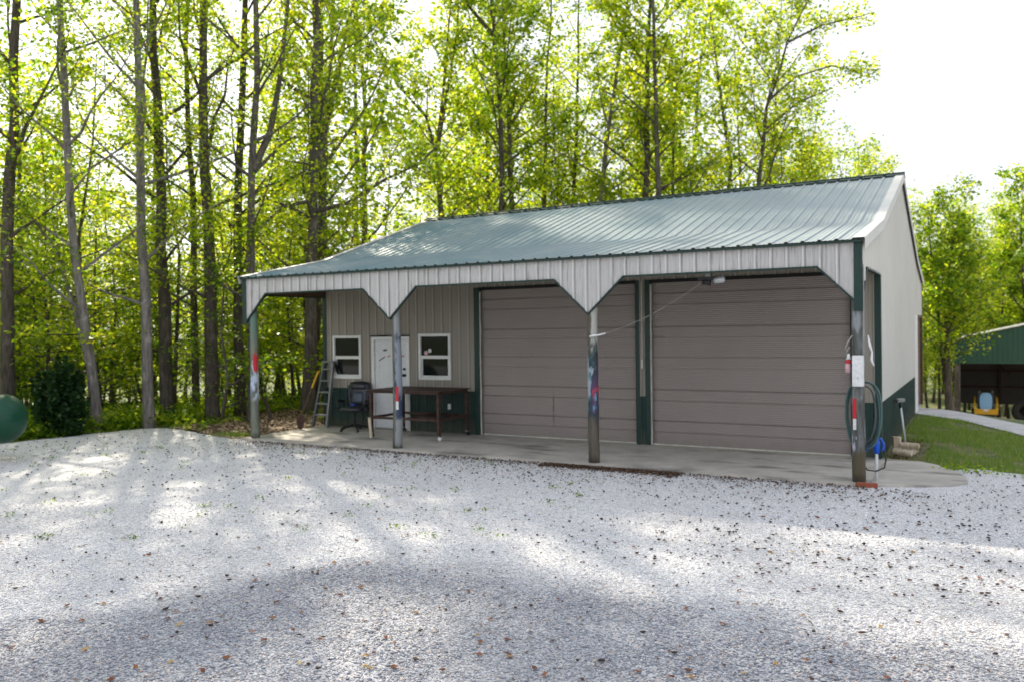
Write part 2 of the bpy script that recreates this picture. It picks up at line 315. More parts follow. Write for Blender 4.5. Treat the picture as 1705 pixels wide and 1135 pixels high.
# ------------------------------------------------------------------ mesh tools
class MB:
    def __init__(s): s.v = []; s.f = []
    def add(s, vs, fs):
        o = len(s.v); s.v += [tuple(q) for q in vs]; s.f += [tuple(i+o for i in f) for f in fs]; return s
    def box(s, x0, x1, y0, y1, z0, z1, mat=None):
        vs = [Vector((x, y, z)) for z in (z0, z1) for y in (y0, y1) for x in (x0, x1)]
        if mat: vs = [mat @ v for v in vs]
        return s.add(vs, [(0, 2, 3, 1), (4, 5, 7, 6), (0, 1, 5, 4), (2, 6, 7, 3), (0, 4, 6, 2), (1, 3, 7, 5)])
    def bar(s, a, b, w, h=None, upv=(0, 0, 1)):
        a, b = Vector(a), Vector(b); h = h or w; d = (b-a).normalized(); x = d.cross(Vector(upv))
        if x.length < 1e-4: x = d.cross(Vector((0, 1, 0)))
        x.normalize(); y = x.cross(d); vs = [p + x*i*w/2 + y*j*h/2 for p in (a, b) for j in (-1, 1) for i in (-1, 1)]
        return s.add(vs, [(0, 2, 3, 1), (4, 5, 7, 6), (0, 1, 5, 4), (2, 6, 7, 3), (0, 4, 6, 2), (1, 3, 7, 5)])
    def tube(s, pts, rad, n=8, cap=True, jit=0.0, rng=random):
        pts = [Vector(p) for p in pts]; k = len(pts); rad = rad if hasattr(rad, '__len__') else [rad]*k
        vs = []; ref = None
        for i, p in enumerate(pts):
            d = (pts[min(i+1, k-1)]-pts[max(i-1, 0)]).normalized()
            if ref is None: ref = d.orthogonal().normalized()
            ref = (ref-d*ref.dot(d)).normalized(); q = d.cross(ref)
            for j in range(n):
                a = 2*math.pi*j/n; r = rad[i]*(1+(rng.uniform(-jit, jit) if jit else 0)); vs.append(p+(ref*math.cos(a)+q*math.sin(a))*r)
        fs = [(i*n+j, i*n+(j+1) % n, (i+1)*n+(j+1) % n, (i+1)*n+j) for i in range(k-1) for j in range(n)]
        if cap: fs += [tuple(range(n-1, -1, -1)), tuple(range((k-1)*n, k*n))]
        return s.add(vs, fs)
    def lathe(s, prof, n=24, mat=None):
        vs = [Vector((r*math.cos(2*math.pi*j/n), r*math.sin(2*math.pi*j/n), z)) for r, z in prof for j in range(n)]
        if mat: vs = [mat @ v for v in vs]
        k = len(prof); fs = [(i*n+j, i*n+(j+1) % n, (i+1)*n+(j+1) % n, (i+1)*n+j) for i in range(k-1) for j in range(n)]
        fs += [tuple(range(n-1, -1, -1)), tuple(range((k-1)*n, k*n))]; return s.add(vs, fs)
    def prism(s, poly, axis, a, b):
        """extrude a 2-D polygon along axis (0,1,2) from a to b"""
        def P(p, t): q = list(p); q.insert(axis, t); return q
        n = len(poly); return s.add([P(p, a) for p in poly]+[P(p, b) for p in poly], [tuple(range(n))[::-1], tuple(range(n, 2*n))]+[(i, (i+1) % n, n+(i+1) % n, n+i) for i in range(n)])
    def build(s, name, mat, parent=None, smooth=False, bevel=0.0, fixn=True, loc=None):
        me = bpy.data.meshes.new(name); me.from_pydata(s.v, [], s.f)
        if fixn or bevel:
            bm = bmesh.new(); bm.from_mesh(me)
            if bevel: bmesh.ops.bevel(bm, geom=[e for e in bm.edges if e.is_manifold and e.calc_face_angle(0) > 0.6], offset=bevel, segments=2, affect='EDGES', clamp_overlap=True)
            bmesh.ops.recalc_face_normals(bm, faces=bm.faces); bm.to_mesh(me); bm.free()
        if smooth: me.polygons.foreach_set('use_smooth', [True]*len(me.polygons))
        me.materials.append(M[mat] if isinstance(mat, str) else mat)
        o = bpy.data.objects.new(name, me); COL.objects.link(o)
        if parent is not None:
            o.parent = parent; l = parent_world(parent); me.transform(Matrix.Translation(-l))
        elif loc is not None:
            me.transform(Matrix.Translation(-Vector(loc))); o.location = loc
        return o
def parent_world(p):
    l = Vector((0, 0, 0))
    while p is not None: l += p.location; p = p.parent
    return l
def tag(o, label, cat, group=None):
    o['label'] = label; o['category'] = cat
    if group: o['group'] = group
    return o
def thing(name, loc, label, cat, group=None):
    o = bpy.data.objects.new(name, None); o.location = loc; COL.objects.link(o); o.empty_display_size = 0.2
    return tag(o, label, cat, group)
def npmesh(name, V, F, mat, k=4):
    """fast mesh from arrays: V (n,3), F (m,k)"""
    me = bpy.data.meshes.new(name); V = np.asarray(V, np.float32); F = np.asarray(F, np.int32)
    me.vertices.add(len(V)); me.vertices.foreach_set('co', V.ravel())
    me.loops.add(F.size); me.loops.foreach_set('vertex_index', F.ravel())
    me.polygons.add(len(F)); me.polygons.foreach_set('loop_start', np.arange(0, F.size, k, dtype=np.int32))
    me.update(calc_edges=True); me.validate(); me.materials.append(M[mat] if isinstance(mat, str) else mat); return me
def obj_of(me, name, parent=None, loc=(0, 0, 0)):
    o = bpy.data.objects.new(name, me); COL.objects.link(o); o.location = loc
    if parent is not None: o.parent = parent
    return o
# ------------------------------------------------------------------ ground
def struct(o, kind='structure'): o['kind'] = kind; return o
def axis_pts(fine0, fine1, step, far, nfar=22):
    a = np.arange(fine0, fine1+1e-6, step); g = np.geomspace(1, far, nfar)
    return np.concatenate([(fine0-g)[::-1], a, fine1+g])
gx = axis_pts(-40, 20, 1.0, 500); gy = axis_pts(-25, 50, 1.0, 500)
X, Y = np.meshgrid(gx, gy); rs = np.random.RandomState(3)
Z = gz(X, Y); off = (Y > 14) | (X < -16.5) | (X > 14)
Z = Z + off*rs.uniform(-0.10, 0.04, Z.shape)
nx = len(gx); ii = np.arange(len(gy)-1)[:, None]*nx+np.arange(nx-1)[None, :]
F = np.stack([ii, ii+1, ii+nx+1, ii+nx], -1).reshape(-1, 4)
struct(obj_of(npmesh('ground', np.stack([X, Y, Z], -1).reshape(-1, 3), F, 'soil'), 'ground'))
def sheet(name, poly, z, mat, wob=0.0, seed=1, kind='structure', thick=0.0):
    r = random.Random(seed); pts = []
    for i, a in enumerate(poly):
        b_ = poly[(i+1) % len(poly)]; L = math.hypot(b_[0]-a[0], b_[1]-a[1]); n = max(1, int(L/0.25)) if wob and L < 9 else 1
        for k in range(n):
            t = k/n; q = r.uniform(-wob, wob) if k else 0; pts.append((a[0]+(b_[0]-a[0])*t+q, a[1]+(b_[1]-a[1])*t+q*0.7))
    m = MB()
    if thick: m.prism(pts, 2, z-thick, z)
    else: m.add([(x, y, z) for x, y in pts], [tuple(range(len(pts)))])
    return struct(m.build(name, mat, bevel=0.008 if thick and not wob else 0), kind)
GRAVEL = [(-40, -30), (30, -30), (30, -4.5), (14, -3), (8, -1.5), (5.4, -0.95), (4.13, -0.5), (3.39, -0.28), (2.9, -0.9), (-5, -1.2), (-10.1, -2.4), (-10.4, -2.55), (-11.4, -2.25), (-12.2, -2.0), (-12.9, -1.8), (-13.5, -1.75), (-13.95, -1.95), (-14.15, -2.5), (-14.25, -3.6), (-14.4, -5.1), (-15.2, -7.5), (-40, -12)]
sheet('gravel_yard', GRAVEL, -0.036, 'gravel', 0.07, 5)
LAWN = [(2.2, 0.05), (2.5, -0.12), (2.9, -0.05), (3.39, -0.26), (4.13, -0.5), (5.4, -0.95), (8, -1.5), (14, -3), (14, -1.5), (8, 2.2), (4.32, 4.4), (3.18, 7.05), (2.2, 8.2)]
sheet('lawn', LAWN, -0.042, 'lawn', 0.04, 6)
sheet('litter_bank', [(-13.6, -1.5), (-12.9, -1.72), (-12.2, -1.93), (-11.4, -2.2), (-10.4, -2.5), (-10.13, -2.4), (-10.13, 5), (-10.8, 8), (-12.8, 6), (-14.2, 3), (-14.2, 0.5)], -0.030, 'litter_bank', 0.08, 8)
sheet('porch_slab', [(-10.12, -2.56), (2.22, -2.56), (2.22, 0.02), (2.1, 0.02), (2.1, 11.2), (-10.02, 11.2), (-10.12, 0.02)], 0.0, 'concrete', 0, 1, thick=0.14)
sheet('concrete_apron', [(2.225, -2.54), (2.9, -2.25), (3.25, -2.02), (3.42, -1.75), (3.40, -1.3), (3.28, -0.85), (3.1, -0.5), (2.95, -0.22), (2.7, 0.0), (2.225, 0.04)], -0.006, 'concrete', 0, 1, thick=0.1)
# concrete drive running down behind the building, laid on the slope
lo = [(2.16, 8.25), (3.18, 7.05), (4.32, 4.4), (8, 2.2), (14, -1.5)]; hi = [(1.0, 14.0), (3.4, 8.9), (4.7, 6.2), (8.6, 4.0), (14.5, 0.5)]
V = []; m = MB()
for i in range(len(lo)-1):
    for k in range(6):
        t = k/6
        for j in range(7):
            s_ = j/6; x = (lo[i][0]*(1-t)+lo[i+1][0]*t)*(1-s_)+(hi[i][0]*(1-t)+hi[i+1][0]*t)*s_; y = (lo[i][1]*(1-t)+lo[i+1][1]*t)*(1-s_)+(hi[i][1]*(1-t)+hi[i+1][1]*t)*s_
            V.append((x, y, gzf(x, y)+0.03))
rows = len(V)//7
m.add(V, [(r*7+c, (r+1)*7+c, (r+1)*7+c+1, r*7+c+1) for r in range(rows-1) for c in range(6)])
struct(m.build('concrete_drive', 'drive_concrete', smooth=True))
# ------------------------------------------------------------------ garage
G = thing('garage_building', (0, 0, 0), 'long cream and dark green metal garage with blue green roof and open front porch', 'garage')
XL, XR, YF, YB, YM, YR = -10.05, 2.13, -2.45, 11.2, 8.74, 4.37
PIT0 = [(-2.53, 3.385), (0.0, 3.90), (4.37, 5.36), (8.74, 3.90), (11.28, 3.385)]
def roofz(y):
    return float(np.interp(y, [p[0] for p in PIT0], [p[1] for p in PIT0]))
RIB = 0.2286
def profile(s0, s1, extra=()):
    pts = {}
    k = math.floor(s0/RIB)-1
    while k*RIB < s1+RIB:
        for o, h in ((-.034, 0), (-.016, .023), (.016, .023), (.034, 0), (.070, 0), (.076, .006), (.088, .006), (.094, 0), (.134, 0), (.140, .006), (.152, .006), (.158, 0)):
            s = k*RIB+o
            if s0 <= s <= s1: pts[round(s, 5)] = h
        k += 1
    xs = sorted(pts); hs = [pts[x] for x in xs]
    for e in list(extra)+[s0, s1]:
        if s0 <= e <= s1 and round(e, 5) not in pts: pts[round(e, 5)] = float(np.interp(e, xs, hs))
    xs = sorted(pts); return xs, [pts[x] for x in xs]
def panel(name, axis, c, out, s0, s1, fn, mat, extra=(), parent=G):
    """ribbed metal sheet in the plane axis=c; fn(s, mid) -> list of (z0, z1)"""
    xs, hs = profile(s0, s1, extra); m = MB()
    def P(s, h, z): return (c+out*h, s, z) if axis == 0 else (s, c+out*h, z)
    for i in range(len(xs)-1):
        a, b_ = xs[i], xs[i+1]; mid = (a+b_)/2
        for (za, zb), (zc, zd) in zip(fn(a, mid), fn(b_, mid)):
            if max(zb-za, zd-zc) < 1e-4: continue
            m.add([P(a, hs[i], za), P(b_, hs[i+1], zc), P(b_, hs[i+1], zd), P(a, hs[i], zb)], [(0, 1, 2, 3)])
    return m.build(name, mat, parent, fixn=False)
V_X = [(-10.05, 2.46), (-9.98, 2.46), (-9.40, 3.04), (-6.79, 3.04), (-6.14, 2.45), (-5.52, 3.04), (-2.65, 3.04), (-2.03, 2.45), (-1.40, 3.04), (1.56, 3.04), (2.13, 2.47)]
vz = lambda s: float(np.interp(s, [p[0] for p in V_X], [p[1] for p in V_X]))
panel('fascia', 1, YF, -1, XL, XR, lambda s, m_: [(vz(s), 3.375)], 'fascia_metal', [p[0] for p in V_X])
sv = lambda y: float(np.interp(y, [-2.45, -1.85, 0], [2.46, 3.04, 3.04]))
for xx, o_ in ((XL, -1), (XR, 1)):
    panel('side_fascia', 0, xx, o_, YF, -0.0, lambda s, m_: [(sv(s), roofz(s)-0.02)], 'cream_metal' if o_ > 0 else 'fascia_metal', [-1.85])
    m = MB()
    for a, b_ in ((YF, -1.85), (-1.85, -0.06)): m.bar((xx+o_*0.004, a, sv(a)), (xx+o_*0.004, b_, sv(b_)), 0.05, 0.028)
    m.build('edge_trim', 'green_trim', G)
    m = MB().box(min(xx-o_*0.08, xx-o_*0.035), max(xx-o_*0.08, xx-o_*0.035), YF+0.09, -0.06, 3.05, 3.24); m.build('side_beam', 'lumber', G)
m = MB()
for (a, za), (b_, zb) in zip(V_X[1:], V_X[2:]): m.bar((a, YF-0.004, za), (b_, YF-0.004, zb), 0.05, 0.026)
m.build('edge_trim', 'green_trim', G)
m = MB().box(XL+0.04, XR-0.04, YF+0.03, YF+0.08, 3.06, 3.33); m.build('front_beam', 'lumber', G)
# corner trims of the porch
for xx, o_ in ((XL, -1), (XR, 1)):
    a, b_ = sorted((xx+o_*0.026, xx-o_*0.085))
    m = MB().box(a, b_, YF-0.028, YF-0.021, 2.40, 3.37)
    a, b_ = sorted((xx+o_*0.021, xx+o_*0.027)); m.box(a, b_, YF-0.021, YF+0.07, 2.40, 3.37); m.build('corner_trim', 'green_trim', G)
# roof
xs, hs = profile(XL-0.07, XR+0.07); ys = []
for (a, za), (b_, zb) in zip(PIT0, PIT0[1:]):
    n = 8
    for k in range(n): ys.append((a+(b_-a)*k/n, za+(zb-za)*k/n))
ys.append(PIT0[-1])
V = [(x, y, z+h+0.012) for y, z in ys for x, h in zip(xs, hs)]; n = len(xs)
m = MB().add(V, [(j*n+i, j*n+i+1, (j+1)*n+i+1, (j+1)*n+i) for j in range(len(ys)-1) for i in range(n-1)])
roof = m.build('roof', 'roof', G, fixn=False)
m = MB()   # closed eave edge under each rib
up_ = []
for x in np.arange(math.ceil((XL-.05)/RIB)*RIB, XR+0.05, RIB): up_ += [(x-0.026, 3.392), (x-0.02, 3.416), (x+0.02, 3.416), (x+0.026, 3.392)]
m.prism([(XL-0.05, 3.389), (XL-0.05, 3.392)]+up_+[(XR+0.06, 3.392), (XR+0.06, 3.389)], 1, -2.526, -2.50)
m.build('eave_closure', 'dark_trim_shade', G)
m = MB().box(XL-0.03, XR+0.03, -2.52, -2.485, 3.355, 3.388); m.build('eave_trim', 'green_trim', G)
m = MB()
for sg in (-1, 1):
    for a in range(1): m.bar((XL-0.09, YR+sg*0.09, 5.375), (XR+0.09, YR+sg*0.09, 5.375), 0.2, 0.012, (0, sg*0.33, 1))
m.tube([(XL-0.09, YR, 5.41), (XR+0.09, YR, 5.41)], 0.028, 8); 
for x in np.arange(XL, XR, RIB*2): m.box(x-0.03, x+0.03, YR-0.17, YR-0.10, 5.335, 5.375)
m.build('ridge_cap', 'green_trim', G)
for xx, o_ in ((XL, -1), (XR, 1)):
    m = MB()
    for (a, za), (b_, zb) in zip(PIT0, PIT0[1:]):
        m.bar((xx+o_*0.075, a, za-0.04), (xx+o_*0.075, b_, zb-0.04), 0.008, 0.16); m.bar((xx-o_*0.0, a, za+0.036), (xx-o_*0.0, b_, zb+0.036), 0.15, 0.008)
    m.build('rake_trim', 'rake_metal', G)
m = MB().box(1.93, 2.10, -0.83, -0.68, 3.80, 3.83)
# rafters, purlins
for x in [XL+0.1, -8.0, -6.1, -4.07, -2.03, 0.05, XR-0.1]:
    m = MB().bar((x, YF+0.1, 3.27), (x, -0.03, 3.78), 0.04, 0.14); m.build('rafter', 'lumber', G)
m = MB()
for t in (0.15, 0.5, 0.85): y = -2.45*(1-t); m.box(XL+0.05, XR-0.05, y-0.02, y+0.02, roofz(y)-0.055, roofz(y)-0.012)
m.build('purlin', 'lumber', G)
# front wall with openings
OPEN = [(-9.74, -8.92, 1.16, 2.13), (-7.24, -6.42, 1.17, 2.14), (-8.57, -7.54, 0, 2.11), (-5.67, -2.14, 0, 3.07), (-1.86, 1.70, 0, 3.07)]
def front(z0, z1):
    def fn(s, mid):
        iv = [(z0, z1)]
        for a, b_, c, d in OPEN:
            if a < mid < b_:
                nv = []
                for p, q in iv:
                    if d <= p or c >= q: nv.append((p, q)); continue
                    if c > p: nv.append((p, c))
                    if d < q: nv.append((d, q))
                iv = nv
        return iv
    return fn
ex = [o_[i] for o_ in OPEN for i in (0, 1)]
panel('wall', 1, 0, -1, XL, XR, front(0.92, 3.87), 'wall_metal_shaded', ex)
for a, b_ in ((XL, -8.57), (-7.54, -5.67), (-2.14, -1.86), (1.70, XR)): panel('wainscot', 1, 0, -1, a, b_, lambda s, m_: [(0.0, 0.915)], 'green_metal')
# side walls
def gable(z0, z1f): return lambda s, m_: [(z0, z1f(s))]
def right(z0, z1f):
    def fn(s, mid):
        t = z1f(s)
        if 8.02 < mid < 10.9: return [(max(z0, 2.45), max(t, 2.45))] if t > 2.45 else []
        return [(z0, t)]
    return fn
panel('wall', 0, XR, 1, 0, YB, right(0.92, lambda s: roofz(s)-0.02), 'cream_metal', [8.02, 10.9, YR])
panel('wainscot', 0, XR, 1, 0, 8.02, gable(0.0, lambda s: 0.915), 'green_metal')
panel('wainscot', 0, XR, 1, 10.9, YB, gable(0.0, lambda s: 0.915), 'green_metal')
panel('wall', 0, XL, -1, 0, YB, gable(0.92, lambda s: roofz(s)-0.02), 'cream_metal', [YR])
panel('wainscot', 0, XL, -1, 0, YB, gable(0.0, lambda s: 0.915), 'green_metal')
panel('wall', 1, YB, 1, XL, XR, lambda s, m_: [(0.0, 3.37)], 'cream_metal')
MB().box(XL+0.05, XR-0.05, 6.0, 6.05, 0.0, 4.6).build('partition', 'interior_dark', G)
MB().box(XL+0.05, XR-0.05, 0.2, 6.0, 3.55, 3.58).build('ceiling', 'interior_dark', G)
# wall corner trims
for xx, o_ in ((XL, -1), (XR, 1)):
    a, b_ = sorted((xx+o_*0.027, xx-o_*0.075)); m = MB().box(a, b_, -0.028, -0.0215, 0, 3.04 if o_ > 0 else 3.6)
    a, b_ = sorted((xx+o_*0.0215, xx+o_*0.027)); m.box(a, b_, -0.0215, 0.085, 0, 3.04 if o_ > 0 else 3.8); m.build('corner_trim', 'green_trim', G)
MB().box(XR+0.0215, XR+0.028, YB-0.08, YB+0.02, 0, 3.3).build('corner_trim', 'green_trim', G)
MB().box(XR+0.0215, XR+0.026, 8.02, 8.08, 2.45, 4.08).build('seam_trim', 'cream_metal', G)
# back doorway seen at the end of the side wall
bd = MB().box(XR-0.06, XR-0.02, 9.02, 10.88, 0.02, 2.44).build('back_door', 'lumber', G)
m = MB().box(XR-0.03, XR+0.035, 8.0, 9.0, 0, 2.46); m.build('jamb', 'white_vinyl', G)
m = MB().box(XR-0.03, XR+0.04, 10.86, 10.95, 0, 2.47); m.build('jamb', 'lumber', G)
MB().box(XR+0.0215, XR+0.03, 9.01, 10.86, 2.40, 2.47).build('door_head', 'lumber', G)
# overhead doors
GR = [0.248, 0.4575, 0.84, 1.05, 1.45, 1.66, 2.04, 2.23, 2.65, 2.86]
def overhead(x0, x1):
    m = MB(); prof = [(0.0, 0.0)]
    for i, g in enumerate(GR):
        d = 0.024 if i % 2 else 0.014
        prof += [(g-0.014, 0), (g-0.006, d), (g+0.006, d), (g+0.016, 0)]
        nx_ = GR[i+1] if i+1 < len(GR) else 3.06
    prof.append((3.06, 0)); n = len(prof)
    Vs = [(x, 0.07+d, z) for x in (x0, x1) for z, d in prof]
    m.add(Vs, [(i, n+i, n+i+1, i+1) for i in range(n-1)])
    d_ = m.build('overhead_door', 'overhead', G, fixn=False)
    MB().box(x0+0.03, x1-0.03, 0.03, 0.066, 0.004, 0.028).build('bottom_seal', 'weather_strip', d_)
    m = MB(); r = random.Random(int(x0*10)); pts = [(x0+0.012+r.uniform(-0.006, 0.006), 0.0, z) for z in np.linspace(0.01, 3.03, 16)]
    for p, q in zip(pts, pts[1:]): m.bar(p, q, 0.03, 0.02, (0, 1, 0))
    m.build('weather_strip', 'weather_strip', d_)
    MB().box(x1-0.02, x1, 0.0, 0.06, 0, 3.05).build('weather_strip', 'dark_trim_shade', d_)
    t = MB().box(x0-0.13, x0-0.002, -0.026, 0.07, 0, 3.12) if x0 < -5 else MB().box(x0-0.095, x0-0.002, -0.026, 0.07, 0, 3.12)
    t.build('door_trim', 'green_trim', G)
    MB().box(x1+0.002, x1+(0.075 if x1 < 0 else 0.12), -0.026, 0.07, 0, 3.12).build('door_trim', 'green_trim', G)
    MB().box(x0-0.0, x1+0.0, -0.026, 0.068, 3.065, 3.12).build('door_header', 'dark_trim_shade', G)  # green header trim coloured near black to stand in for its shade
overhead(-5.67, -2.14); overhead(-1.86, 1.70)
# windows
def window(x0, x1, z0, z1):
    f = 0.062; m = MB(); zm = (z0+z1)/2-0.005
    m.box(x0, x0+f, -0.045, 0.03, z0, z1).box(x1-f, x1, -0.045, 0.03, z0, z1).box(x0+f, x1-f, -0.045, 0.03, z0, z0+f).box(x0+f, x1-f, -0.045, 0.03, z1-f, z1)
    wn = m.build('window', 'white_vinyl', G, bevel=0.004)
    a, b_, c, d = x0+f+.001, x1-f-.001, z0+f+.001, z1-f-.001; k = 0.03
    MB().box(a, b_, -0.03, 0.025, zm-0.035, zm+0.035).build('meeting_rail', 'white_vinyl', wn, bevel=0.003)
    m = MB().box(a, a+k, -0.008, 0.02, c, zm-.036).box(b_-k, b_, -0.008, 0.02, c, zm-.036).box(a+k, b_-k, -0.008, 0.02, c, c+k); m.build('lower_sash', 'white_vinyl', wn)
    MB().box(a+k, b_-k, 0.008, 0.014, c+k, zm-.036).build('pane', 'glass', wn)
    MB().box(a, b_, -0.004, 0.002, zm+.036, d).build('pane', 'glass', wn)
window(-9.76, -8.90, 1.14, 2.14); window(-7.26, -6.40, 1.15, 2.16)
# flattened pink and white blobs against the right window's upper pane
for i, (x, z, r, mt, nm) in enumerate([(-7.06, 1.74, 0.055, 'pink_paint', 'pink'), (-6.96, 1.79, 0.05, 'box_white', 'white')]):
    o = MB().lathe([(0.001, -r), (r*.7, -r*.7), (r, 0), (r*.75, r*.7), (0.001, r)], 12, Matrix.Translation((x, -0.022, z)) @ Matrix.Diagonal((1, 0.25, 1, 1))).build('window_blob', mt, G, smooth=True)
# walk door
m = MB().box(-8.60, -8.52, -0.035, 0.06, 0, 2.10).box(-7.60, -7.52, -0.035, 0.06, 0, 2.10).box(-8.52, -7.60, -0.035, 0.06, 2.03, 2.10)
m.build('door_frame', 'white_vinyl', G, bevel=0.004)
MB().box(-8.62, -7.50, -0.04, -0.028, 2.104, 2.135).build('door_cap', 'dark_trim_shade', G)
m = MB().box(-8.515, -7.605, 0.0, 0.04, 0.03, 2.025)
wd = m.build('walk_door', 'door_white', G, bevel=0.003)
m = MB()
for a, b_ in ((-8.40, -8.10), (-8.02, -7.72)):
    for c, d in ((0.2, 0.95), (1.05, 1.75)):
        for (p, q) in (((a, c), (b_, c)), ((b_, c), (b_, d)), ((b_, d), (a, d)), ((a, d), (a, c))): m.bar((p[0], -0.001, p[1]), (q[0], -0.001, q[1]), 0.014, 0.006, (0, 1, 0))
m.build('door_moulding', 'door_white', wd)
MB().lathe([(0.001, 0), (0.028, 0.002), (0.03, 0.02), (0.022, 0.05), (0.001, 0.055)], 14, Matrix.Translation((-7.67, 0, 1.38)) @ Matrix.Rotation(R(90), 4, 'X')).build('deadbolt', 'black_plastic', wd, smooth=True)
MB().lathe([(0.001, 0), (0.034, 0.002), (0.016, 0.012), (0.016, 0.035), (0.034, 0.045), (0.034, 0.065), (0.001, 0.075)], 14, Matrix.Translation((-7.665, 0, 1.24)) @ Matrix.Rotation(R(90), 4, 'X')).build('door_knob', 'black_plastic', wd, smooth=True)
def scribble(mat, pts, w_=0.012):
    m = MB()
    for a, b_ in zip(pts, pts[1:]): m.bar((a[0], -0.003, a[1]), (b_[0], -0.003, b_[1]), 0.005, w_, (0, 0, 1))
    m.build('lettering', mat, wd)
r = random.Random(4)
def wig(x0, z0, x1, z1, n=12, a=0.018): return [(x0+(x1-x0)*i/n, z0+(z1-z0)*i/n+(a if i % 2 else -a)*r.uniform(.5, 1)) for i in range(n+1)]
scribble('black_ink', wig(-8.40, 1.56, -8.22, 1.66)); scribble('black_ink', wig(-8.28, 1.80, -8.16, 1.81, 8, .022)); scribble('red_paint', wig(-8.14, 1.66, -8.08, 1.68, 4)); scribble('red_paint', wig(-7.80, 1.70, -7.68, 1.66, 8))
MB().box(-8.51, -7.6, -0.05, 0.03, 0.001, 0.028).build('threshold', 'aluminium', G)
MB().box(-6.49, -6.42, -0.045, -0.022, 0.52, 0.64).build('outlet_cover', 'box_white', G, bevel=0.004)
MB().box(-2.035, -2.0, -0.05, -0.022, 1.45, 1.62).build('door_button', 'cream_metal', G, bevel=0.004)
MB().tube([(-2.018, -0.03, 1.62), (-2.018, -0.03, 3.1)], 0.008, 6).build('conduit', 'cream_metal', G)
# posts
POSTS = [(-9.87, 'a', 0.085, 0.0), (-6.08, 'b', 0.088, 0.03), (-2.00, 'c', 0.088, 0.0), (2.08, 'd', 0.085, 0.0)]
for x, k, r_, bend in POSTS:
    rr = random.Random(int(x*7)+50); y = -2.36
    pts = [(bend*math.sin(z*1.3)+rr.uniform(-.004, .004), rr.uniform(-.004, .004), z) for z in np.linspace(0, 3.05, 24)]
    mm = MB().tube(pts, [r_*(1.07-0.045*p[2])*rr.uniform(.985, 1.015) for p in pts], 18)
    po = mm.build('post', 'post_paint_'+k, None, smooth=True); po.parent = G; po.location = (x, y, 0)
    if k in 'bd':
        m = MB()
        xr_ = x+(0.03 if k == 'b' else -0.045); a0 = math.radians(-90) if k == 'b' else math.radians(-118)
        for zlo, zhi, mt in ((0.90, 1.18, 'red_paint'), (0.74, 0.895, 'reflector_white')):
            m = MB(); cxx, cyy = (0.09*math.cos(R(-62)), 0.09*math.sin(R(-62))) if k == 'b' else (0.09*math.cos(R(-118)), 0.09*math.sin(R(-118)))
            t = Vector((-cyy, cxx, 0)).normalized()*0.024; nn = Vector((cxx, cyy, 0)).normalized()*0.004
            c0 = Vector((cxx+bend*math.sin(1.3), cyy, 0)); vs = []
            for z in (zlo, zhi):
                for q in (c0-t-nn, c0+t-nn, c0+t+nn, c0-t+nn): vs.append((q.x, q.y, z))
            m.add(vs, [(0, 1, 2, 3), (4, 5, 6, 7), (0, 1, 5, 4), (1, 2, 6, 5), (2, 3, 7, 6), (3, 0, 4, 7)])
            q = m.build('reflector', mt, None); q.parent = po
# ------------------------------------------------------------------ porch things
# rusty steel workbench
T = thing('workbench', (-6.75, -0.73, 0), 'rusty brown steel welding table with open lower frame standing before the white door', 'work table')
c4 = [(-7.60, -1.27), (-5.90, -1.24), (-5.90, -0.19), (-7.60, -0.17)]
m = MB().prism([(-7.68, -1.34), (-5.84, -1.30), (-5.83, -0.13), (-7.68, -0.11)], 2, 0.985, 1.005); m.build('table_top', 'rust', T, bevel=0.003)
m = MB()
for a, b_ in zip(c4, c4[1:]+c4[:1]): m.bar((*a, 0.962), (*b_, 0.962), 0.05, 0.045)
m.build('top_frame', 'rust', T)
m = MB()
for a, b_ in zip(c4, c4[1:]+c4[:1]): m.bar((*a, 0.42), (*b_, 0.42), 0.04, 0.05)
m.bar((-6.75, -1.25, 0.42), (-6.75, -0.18, 0.42), 0.035); m.box(-6.7, -6.1, -1.1, -0.3, 0.448, 0.458)
m.build('lower_frame', 'rust', T)
for i, (x, y) in enumerate(c4):
    lg = MB().bar((x, y, 0.10), (x, y, 0.94), 0.062).build('leg', 'rust', T, bevel=0.004)
    MB().lathe([(0.001, -0.018), (0.04, -0.018), (0.045, 0), (0.04, 0.018), (0.001, 0.018)], 14, Matrix.Translation((x+0.02, y, 0.046)) @ Matrix.Rotation(R(90), 4, 'X')).build('caster', 'box_white' if i == 1 else 'tyre_rubber', lg, smooth=True)
    MB().box(x-0.03, x+0.03, y-0.03, y+0.03, 0.085, 0.105).build('caster_plate', 'steel', lg)
MB().bar((-7.57, -1.32, 0.0), (-7.62, -1.32, 0.42), 0.06, 0.03, (0, 1, 0)).build('wooden_prop', 'split_wood', T)
